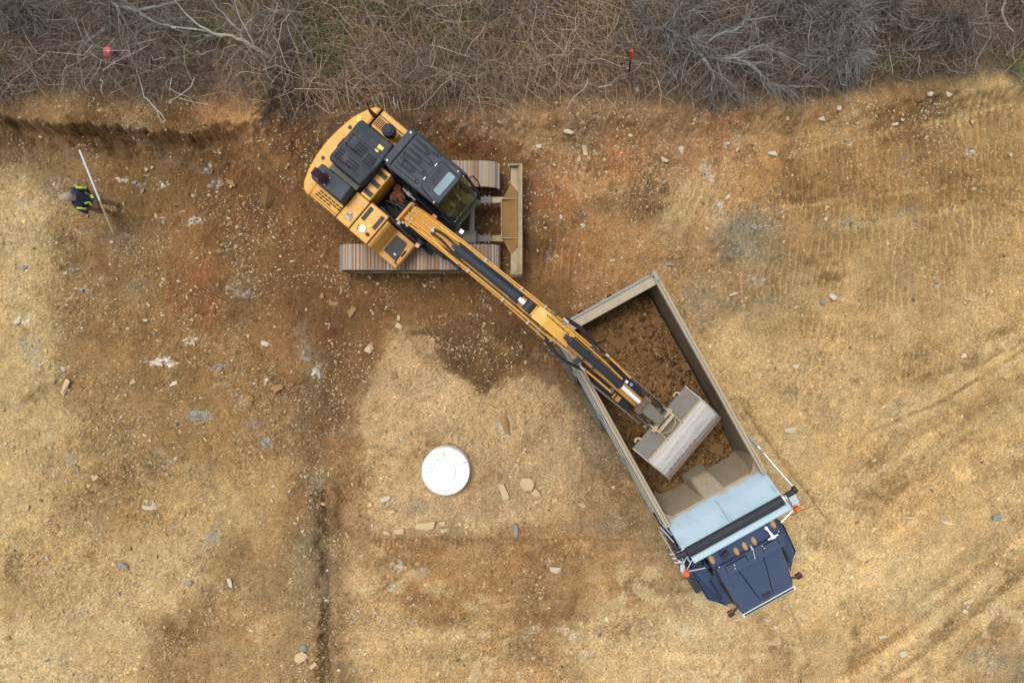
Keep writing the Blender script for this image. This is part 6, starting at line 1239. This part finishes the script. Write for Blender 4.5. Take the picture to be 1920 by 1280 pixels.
woody('brush_heap', 'fan of dark dry stems hanging down the bank below the fallen tree', 'shrub', [bw(520, 120, .05), bw(523, 126, .35), bw(528, 132, .4)],
      [([bw(520, 122, .35), bw(512, 150, .35), bw(505, 195, .1)], .010), ([bw(522, 124, .35), bw(530, 160, .3), bw(535, 200, .1)], .010), ([bw(526, 124, .35), bw(548, 150, .3), bw(560, 185, .1)], .010), ([bw(524, 118, .35), bw(526, 90, .5), bw(524, 62, .9)], .016)], M_TWIG if False else M_BARK, 420, 300, (.35, 1.0), (.15, .4), [(92, 78, 68), (108, 92, 80), (80, 66, 56)], .03, .3,
      heading=lambda s: np.stack([(s[:, 0] - bw(522, 110)[0]) * 1.2, -np.ones(len(s)) * .7, -np.ones(len(s)) * .15], 1))
BR = [('curved grey branch with a pale sawn end, left of the red marker', M_BARK, [[(205, 52), (185, 62), (165, 78), (149, 90)], [(152, 94), (147, 105), (152, 128), (158, 150)]], .035),
      ('white straight stick lying just under the red marker', M_PALE, [[(168, 98), (195, 116), (230, 122), (295, 136)]], .017),
      ('thin pale trunk leaning down the slope to the bank edge, right of the red marker', M_PALE, [[(236, 70), (245, 108), (260, 140), (270, 182)], [(270, 182), (290, 200), (298, 215), (302, 232)], [(284, 196), (300, 212), (312, 228)]], .018),
      ('forked grey branch lying on greenish grass near the fallen tree tip', M_BARK, [[(500, 18), (545, 36), (560, 62), (586, 104)], [(548, 12), (549, 38)]], .022),
      ('pale stick with a bend lying alone on the bank right of the cab', M_PALE, [[(1102, 148), (1097, 165), (1072, 185), (1063, 206)]], .012),
      ('white curved branch in the upper right corner', M_PALE, [[(1884, 0), (1878, 25), (1890, 50), (1900, 60)]], .024),
      ('broken white stick with a sharp elbow, below the fallen tree', M_PALE, [[(368, 96), (378, 103), (394, 95), (405, 94)]], .012),
      ('silver forked dead branch at the bank edge, pointing lower left', M_PALE, [[(365, 146), (358, 164), (335, 180), (318, 190)], [(335, 184), (365, 192), (405, 200)]], .014),
      ('pair of short white sticks beside the excavator counterweight', M_PALE, [[(737, 182), (742, 205)], [(744, 188), (750, 213)]], .012),
      ('grey stick lying at the top edge, right of the green grass', M_BARK, [[(946, 15), (962, 8), (985, 4)]], .016),
      ('short pale stick on the bank edge near the red topped post', M_PALE, [[(1122, 164), (1135, 162), (1148, 160)]], .014)]
for lab, m_, segs, r_ in BR:
    p0 = bw(*segs[0][0], .05); root = tag(empty('fallen_branch', tuple(p0)), lab, 'branch')
    for i, sg_ in enumerate(segs):
        b = B(); limb(b, [bw(x, y, .42) for x, y in sg_], r_ * (1 if i == 0 else .7), r_ * (.55 if i == 0 else .3), 9, .008); o = b.obj('stem' if i == 0 else 'side_branch', m_, root, smooth=True); o.matrix_parent_inverse = Matrix.Translation(-Vector(p0))
# ---- markers
p = bw(230, 116, 0); rt = tag(empty('utility_marker', tuple(p)), 'round red marker cap on a short black post among dead brush', 'marker')
b = B(); b.cyl((0, 0, 0), (0, 0, .56), .05, n=14); b.sph((.12, -.045, .63), (.07, .07, .05), 14, 6); o = b.obj('post', M_DK, rt)
b = B(); b.lathe([(.0, .50), (.13, .50), (.14, .54), (.115, .60), (.06, .63), (.0, .635)], (-.02, .01, .0), 24); o = b.obj('cap', plain('red_plastic', alb((244, 70, 66)), .4), rt, smooth=True)
p = bw(1178, 148, 0); rt = tag(empty('survey_post', tuple(p)), 'thin black post with bright red top standing in brush at the bank', 'marker post')
b = B(); b.cyl((0, 0, 0), (-.15, .0, 1.2), .022, n=10); o = b.obj('shaft', M_DK, rt)
b = B(); b.cyl((-.15, 0, 1.2), (-.20, 0, 1.62), .034, n=12); b.sph((-.20, 0, 1.64), .04, 10, 6); b.obj('red_sleeve', plain('red_sleeve', alb((226, 62, 46)), .5), rt, smooth=True)
b = B(); b.obox((-.12, .02, .6), .06, .04, .05); b.obj('ribbon', plain('pink_ribbon', alb((230, 110, 120)), .6), rt)
p = bw(1192, 174, 0); o = link('white_stake', None) if False else None
b = B(); b.obox((0, 0, .12), .09, .12, .24, .2); o = b.obj('marker_stone', M_ST[2], None, .03); o.location = p; tag(o, 'small white upright stone on the bank below the red topped post', 'rock')

# ------------------------------------------------------------------ concrete manhole
M_CONC = paint('fresh_white_concrete', (.66, .67, .67), .8, 0, .55, 3, dustc=(.50, .48, .44), grain=.2, spec=.2)
p = bw(838, 878, 0); mh = tag(empty('manhole', (p[0], p[1], p[2] - .05)), 'round white concrete manhole with a paler disc in its centre', 'manhole')
b = B(); b.lathe([(.0, -.1), (.60, -.1), (.605, .40), (.595, .42), (.24, .42), (.0, .42)], n=64); b.obj('slab', M_CONC, mh, smooth=True)
b = B(); b.lathe([(.245, .415), (.245, .432), (.235, .437), (.0, .437)], n=48); b.obj('cover', plain('white_cover', (.84, .85, .85), .6), mh, smooth=True)
b = B(); b.lathe([(.265, .4205), (.25, .4215), (.245, .4205)], n=48); b.obj('cover_joint', plain('joint_grit', (.40, .40, .39), .9), mh)
b = B()
for k in range(26):
    a = random.uniform(1.2, 3.3); r_ = random.uniform(.30, .54); b.sph((r_ * math.cos(a), r_ * math.sin(a), .42), random.uniform(.005, .014), 6, 3, 0, 90)
b.obox((.49, .22, .421), .11, .018, .006, .5); b.sph((-.02, -.49, .42), .016, 6, 3, 0, 90)
for k in range(40):
    a = random.uniform(0, 6.28); r_ = random.uniform(.30, .59); b.sph((r_ * math.cos(a), r_ * math.sin(a), .42), random.uniform(.004, .008), 5, 3, 0, 90)
o = b.obj('mud_crumbs', M_ST[4], mh); o['kind'] = 'stuff'

# ------------------------------------------------------------------ people
def figure(name, J, E_, mat, parent, sub=2, root=None):
    names = list(J); me = bpy.data.meshes.new(name); me.from_pydata([J[n][0] for n in names], [(names.index(a), names.index(c)) for a, c in E_], [])
    me.materials.append(mat); o = link(name, me, parent); sk = o.modifiers.new('skin', 'SKIN'); sk.use_smooth_shade = True
    for i, n in enumerate(names):
        r_ = J[n][1]; r_ = (r_, r_) if not hasattr(r_, '__len__') else r_
        me.skin_vertices[0].data[i].radius = r_; me.skin_vertices[0].data[i].use_root = (n == (root or names[0]))
    s_ = o.modifiers.new('sub', 'SUBSURF'); s_.levels = sub; s_.render_levels = sub
    return o
M_SKIN = plain('skin', (.36, .20, .13), .55); M_HV = plain('high_visibility_yellow', alb((214, 250, 70)), .6); M_NVY = plain('navy_cloth', (.012, .016, .035), .9); M_JEAN = plain('dusty_brown_trousers', alb((142, 112, 82)), .95)
M_CAP = plain('grey_cap', alb((166, 152, 134)), .9); M_BOOT = plain('tan_boot_leather', alb((170, 120, 60)), .8); M_KHK = plain('khaki_cloth', alb((126, 112, 72)), .95); M_HAIR = plain('brown_hair', (.04, .025, .015), .8)
def hand(J, E_, wrist, d, side, s=1.0, pre=''):
    """palm and five unequal, half curled fingers as chains from the wrist"""
    d = Vector(d).normalized(); sd = Vector(side).normalized(); up_ = d.cross(sd).normalized()
    w_ = Vector(J[wrist][0]); J[pre + 'palm'] = (tuple(w_ + d * .05 * s), (.026 * s, .034 * s)); E_.append((wrist, pre + 'palm'))
    for k, (off, ln) in enumerate(((-.030, .062), (-.010, .075), (.010, .070), (.028, .055))):
        a = w_ + d * .085 * s + sd * off * s; J[f'{pre}k{k}'] = (tuple(a), .010 * s); m_ = a + d * ln * .55 * s - up_ * .012 * s; J[f'{pre}m{k}'] = (tuple(m_), .009 * s); e = m_ + d * ln * .25 * s - up_ * ln * .45 * s; J[f'{pre}e{k}'] = (tuple(e), .008 * s)
        E_ += [(pre + 'palm', f'{pre}k{k}'), (f'{pre}k{k}', f'{pre}m{k}'), (f'{pre}m{k}', f'{pre}e{k}')]
    a = w_ + d * .03 * s - sd * .040 * s - up_ * .008 * s; J[pre + 't0'] = (tuple(a), .011 * s); e = a + d * .045 * s - sd * .012 * s - up_ * .02 * s; J[pre + 't1'] = (tuple(e), .009 * s); E_ += [(wrist, pre + 't0'), (pre + 't0', pre + 't1')]
def head_parts(parent, c, f, cap=None):
    """face details on a head at c looking along f, plus hair or cap"""
    c = Vector(c); f = Vector(f).normalized(); l = Vector((0, 0, 1)).cross(f).normalized(); u = f.cross(l)
    b = B()
    for s_ in (-1, 1): b.sph(c + f * .088 + l * s_ * .032 + u * .012, .011, 8, 5)
    b.obj('eyes', M_DK, parent, smooth=True)
    b = B(); b.tube([c + f * .09 + u * .02, c + f * .118 - u * .022, c + f * .095 - u * .03], [.010, .014, .011], 6)
    for s_ in (-1, 1): b.sph(c + l * s_ * .083, (.018, .018, .03), 8, 5)
    b.obj('nose_and_ears', M_SKIN, parent, smooth=True)
    b = B(); b.obox(c + f * .094 - u * .058, .008, .045, .008, math.atan2(f.y, f.x)); b.obj('mouth', M_RUST, parent)
def under(J):
    """the body itself, thinner where cloth lies over it"""
    return {n: (p_, tuple(max(.02, x - .035) for x in r_) if hasattr(r_, '__len__') and n in ('pelvis', 'waist', 'chest') else (r_ - .018 if n in ('ls', 'rs', 'le', 're', 'lh', 'rh', 'lk', 'rk') else r_)) for n, (p_, r_) in J.items()}
# worker: standing on the dug floor, walking to the left, holding the grade rod at the hip
wp = onto(211, 393); WK = tag(empty('person', tuple(wp), math.pi + .12), 'person in navy jacket with yellow high visibility patches and grey cap, holding a rod', 'person')
J = {'pelvis': ((0, 0, .95), (.15, .12)), 'waist': ((.01, 0, 1.10), (.15, .11)), 'chest': ((.03, 0, 1.30), (.18, .13)), 'neck': ((.06, 0, 1.47), .06), 'head': ((.11, 0, 1.59), (.085, .095)), 'crown': ((.13, 0, 1.69), (.065, .075)),
     'ls': ((.06, .19, 1.42), .062), 'le': ((.0, .27, 1.15), .05), 'lw': ((.10, .24, .95), .032), 'rs': ((.06, -.19, 1.42), .062), 're': ((-.06, -.27, 1.16), .05), 'rw': ((-.03, -.22, .97), .032),
     'lh': ((.0, .10, .90), .10), 'lk': ((.08, .11, .50), .065), 'la': ((-.02, .11, .10), .045), 'lt': ((.14, .12, .05), .045), 'rh': ((.0, -.10, .90), .10), 'rk': ((-.02, -.11, .50), .065), 'ra': ((-.18, -.11, .10), .045), 'rt': ((-.03, -.12, .05), .045)}
E_ = [('pelvis', 'waist'), ('waist', 'chest'), ('chest', 'neck'), ('neck', 'head'), ('head', 'crown'), ('chest', 'ls'), ('ls', 'le'), ('le', 'lw'), ('chest', 'rs'), ('rs', 're'), ('re', 'rw'), ('pelvis', 'lh'), ('lh', 'lk'), ('lk', 'la'), ('la', 'lt'), ('pelvis', 'rh'), ('rh', 'rk'), ('rk', 'ra'), ('ra', 'rt')]
hand(J, E_, 'lw', (.55, -.15, -.8), (.6, .7, .3), 1, 'l'); hand(J, E_, 'rw', (.3, .1, -.9), (.8, .1, .3), 1, 'r')
figure('body', under(J), E_, M_SKIN, WK)
sub_ = lambda names, g: {n: (J[n][0], tuple(x + g for x in (J[n][1] if hasattr(J[n][1], '__len__') else (J[n][1],) * 2))) for n in names}
Jj = sub_(['pelvis', 'waist', 'chest', 'neck', 'ls', 'le', 'rs', 're'], .018); Jj['lc'] = (tuple(Vector(J['le'][0]).lerp(Vector(J['lw'][0]), .85)), .047); Jj['rc'] = (tuple(Vector(J['re'][0]).lerp(Vector(J['rw'][0]), .85)), .047); Jj['neck'] = ((.055, 0, 1.47), .085)
figure('jacket', Jj, [('pelvis', 'waist'), ('waist', 'chest'), ('chest', 'neck'), ('chest', 'ls'), ('ls', 'le'), ('le', 'lc'), ('chest', 'rs'), ('rs', 're'), ('re', 'rc')], M_NVY, WK)
figure('trousers', {**sub_(['pelvis', 'lh', 'lk', 'rh', 'rk'], .016), 'la': ((-.02, .11, .14), .062), 'ra': ((-.18, -.11, .14), .062)}, [('pelvis', 'lh'), ('lh', 'lk'), ('lk', 'la'), ('pelvis', 'rh'), ('rh', 'rk'), ('rk', 'ra')], M_JEAN, WK)
for s_, x in ((1, 0), (-1, -.16)):
    figure('boot', {'a': ((x - .02, s_ * .11, .16), .062), 'h': ((x - .02, s_ * .11, .05), .052), 't': ((x + .13, s_ * .12, .045), .048)}, [('a', 'h'), ('h', 't')], M_BOOT, WK, 1)
b = B(); b.sph((.10, 0, 1.62), (.125, .112, .13), 18, 8, -25, 90); b.hexa([(.18, -.08, 1.65), (.30, -.05, 1.64), (.30, .05, 1.64), (.18, .08, 1.65), (.18, -.08, 1.66), (.30, -.05, 1.65), (.30, .05, 1.65), (.18, .08, 1.66)]); b.obj('cap', M_CAP, WK, .01, True)
head_parts(WK, (.11, 0, 1.58), (1, 0, -.25))
def strap(pts, wd): 
    b = B(); P = [Vector(p) for p in pts]
    for a, c in zip(P, P[1:]):
        d = (c - a).normalized(); s2 = Vector((d.y, -d.x, 0)).normalized() * wd; n_ = d.cross(s2).normalized() * .012
        b.hexa([a - s2 - n_, a + s2 - n_, c + s2 - n_, c - s2 - n_, a - s2 + n_, a + s2 + n_, c + s2 + n_, c - s2 + n_])
    b.obj('reflective_patch', M_HV, WK, .004)
strap([(.02, .245, 1.475), (-.06, .245, 1.40), (-.09, .25, 1.30)], .020); strap([(-.02, -.245, 1.47), (-.09, -.25, 1.38), (-.12, -.27, 1.24)], .026); strap([(-.105, .12, 1.33), (-.135, .07, 1.20), (-.13, .13, 1.12)], .022); strap([(-.12, -.14, 1.08), (-.15, -.06, 1.06)], .035); strap([(.16, -.16, 1.45), (.18, -.08, 1.46)], .014)
hw_ = WK.matrix_basis @ Vector(J['lpalm'][0])
# the rod, held at the hip with its foot near the ground
ra, rm, rb = Vector(at(149, 281, 1.35)), Vector(at(187, 376, .93)), Vector(onto(211, 434, .12))
rod = tag(empty('grade_rod', tuple(rb)), 'long white and pale green measuring rod held at an angle by the worker', 'measuring rod')
inv_ = Matrix.Translation(-rb)
for nm, a, c, r_, m_ in (('white_section', rm, ra, .024, plain('white_fibreglass', (.46, .49, .51), .4)), ('green_section', rb, rm, .022, plain('pale_green_fibreglass', alb((222, 222, 156)), .5)), ('foot', rb - (rm - rb).normalized() * .10, rb, .012, M_ALU)):
    b = B(); b.cyl(a, c, r_, n=10); o = b.obj(nm, m_, rod, smooth=True); o.matrix_parent_inverse = inv_
b = B(); q = rb.lerp(rm, .55); b.cyl(q, q + (rm - rb).normalized() * .05, .034, n=10); o = b.obj('clamp', M_ALU, rod); o.matrix_parent_inverse = inv_
# operator in the cab: local to the excavator's upper works
op0 = Vector((-2.35, 3.08, 0)) + Matrix.Rotation(RZ, 3, 'Z') @ Vector((-.05, .81, 0))
OP = tag(empty('person', tuple(op0), RZ), 'person in navy top and khaki trousers seated at the controls inside the excavator cab', 'person')
J = {'pelvis': ((-.18, 0, 1.72), (.16, .12)), 'waist': ((-.20, 0, 1.88), (.15, .11)), 'chest': ((-.16, 0, 2.10), (.18, .13)), 'neck': ((-.12, 0, 2.30), .06), 'head': ((-.08, 0, 2.43), (.085, .095)), 'crown': ((-.08, 0, 2.54), (.065, .075)),
     'ls': ((-.14, .20, 2.22), .062), 'le': ((.10, .30, 1.96), .05), 'lw': ((.34, .26, 1.86), .034), 'rs': ((-.14, -.20, 2.22), .062), 're': ((.10, -.30, 1.96), .05), 'rw': ((.34, -.27, 1.86), .034),
     'lh': ((-.12, .11, 1.70), .10), 'lk': ((.38, .17, 1.72), .078), 'la': ((.58, .15, 1.28), .05), 'lt': ((.72, .14, 1.20), .045), 'rh': ((-.12, -.11, 1.70), .10), 'rk': ((.38, -.14, 1.72), .078), 'ra': ((.60, -.08, 1.28), .05), 'rt': ((.74, -.06, 1.20), .045)}
E_ = [('pelvis', 'waist'), ('waist', 'chest'), ('chest', 'neck'), ('neck', 'head'), ('head', 'crown'), ('chest', 'ls'), ('ls', 'le'), ('le', 'lw'), ('chest', 'rs'), ('rs', 're'), ('re', 'rw'), ('pelvis', 'lh'), ('lh', 'lk'), ('lk', 'la'), ('la', 'lt'), ('pelvis', 'rh'), ('rh', 'rk'), ('rk', 'ra'), ('ra', 'rt')]
hand(J, E_, 'lw', (.9, -.05, -.1), (0, 1, 0), 1, 'l'); hand(J, E_, 'rw', (.9, .05, -.1), (0, -1, 0), 1, 'r')
figure('body', under(J), E_, M_SKIN, OP)
Jj = sub_(['pelvis', 'waist', 'chest', 'ls', 'le', 'rs', 're'], .018); Jj['neck'] = ((-.12, 0, 2.27), .07); Jj['lc'] = (tuple(Vector(J['le'][0]).lerp(Vector(J['lw'][0]), .35)), .056); Jj['rc'] = (tuple(Vector(J['re'][0]).lerp(Vector(J['rw'][0]), .35)), .056)
figure('shirt', Jj, [('pelvis', 'waist'), ('waist', 'chest'), ('chest', 'neck'), ('chest', 'ls'), ('ls', 'le'), ('le', 'lc'), ('chest', 'rs'), ('rs', 're'), ('re', 'rc')], plain('navy_shirt', (.012, .02, .06), .9), OP)
figure('trousers', {**sub_(['pelvis', 'lh', 'lk', 'rh', 'rk'], .016), 'la': ((.57, .15, 1.32), .066), 'ra': ((.59, -.08, 1.32), .066)}, [('pelvis', 'lh'), ('lh', 'lk'), ('lk', 'la'), ('pelvis', 'rh'), ('rh', 'rk'), ('rk', 'ra')], M_KHK, OP)
for s_, x, y in ((1, .57, .15), (-1, .59, -.08)):
    figure('boot', {'a': ((x, y, 1.34), .062), 'h': ((x, y, 1.22), .052), 't': ((x + .16, y, 1.20), .048)}, [('a', 'h'), ('h', 't')], M_BOOT, OP, 1)
b = B(); b.sph((-.09, 0, 2.48), (.105, .10, .10), 16, 8, -20, 90); b.obj('hair', M_HAIR, OP, 0, True)
head_parts(OP, (-.08, 0, 2.42), (1, 0, -.3))
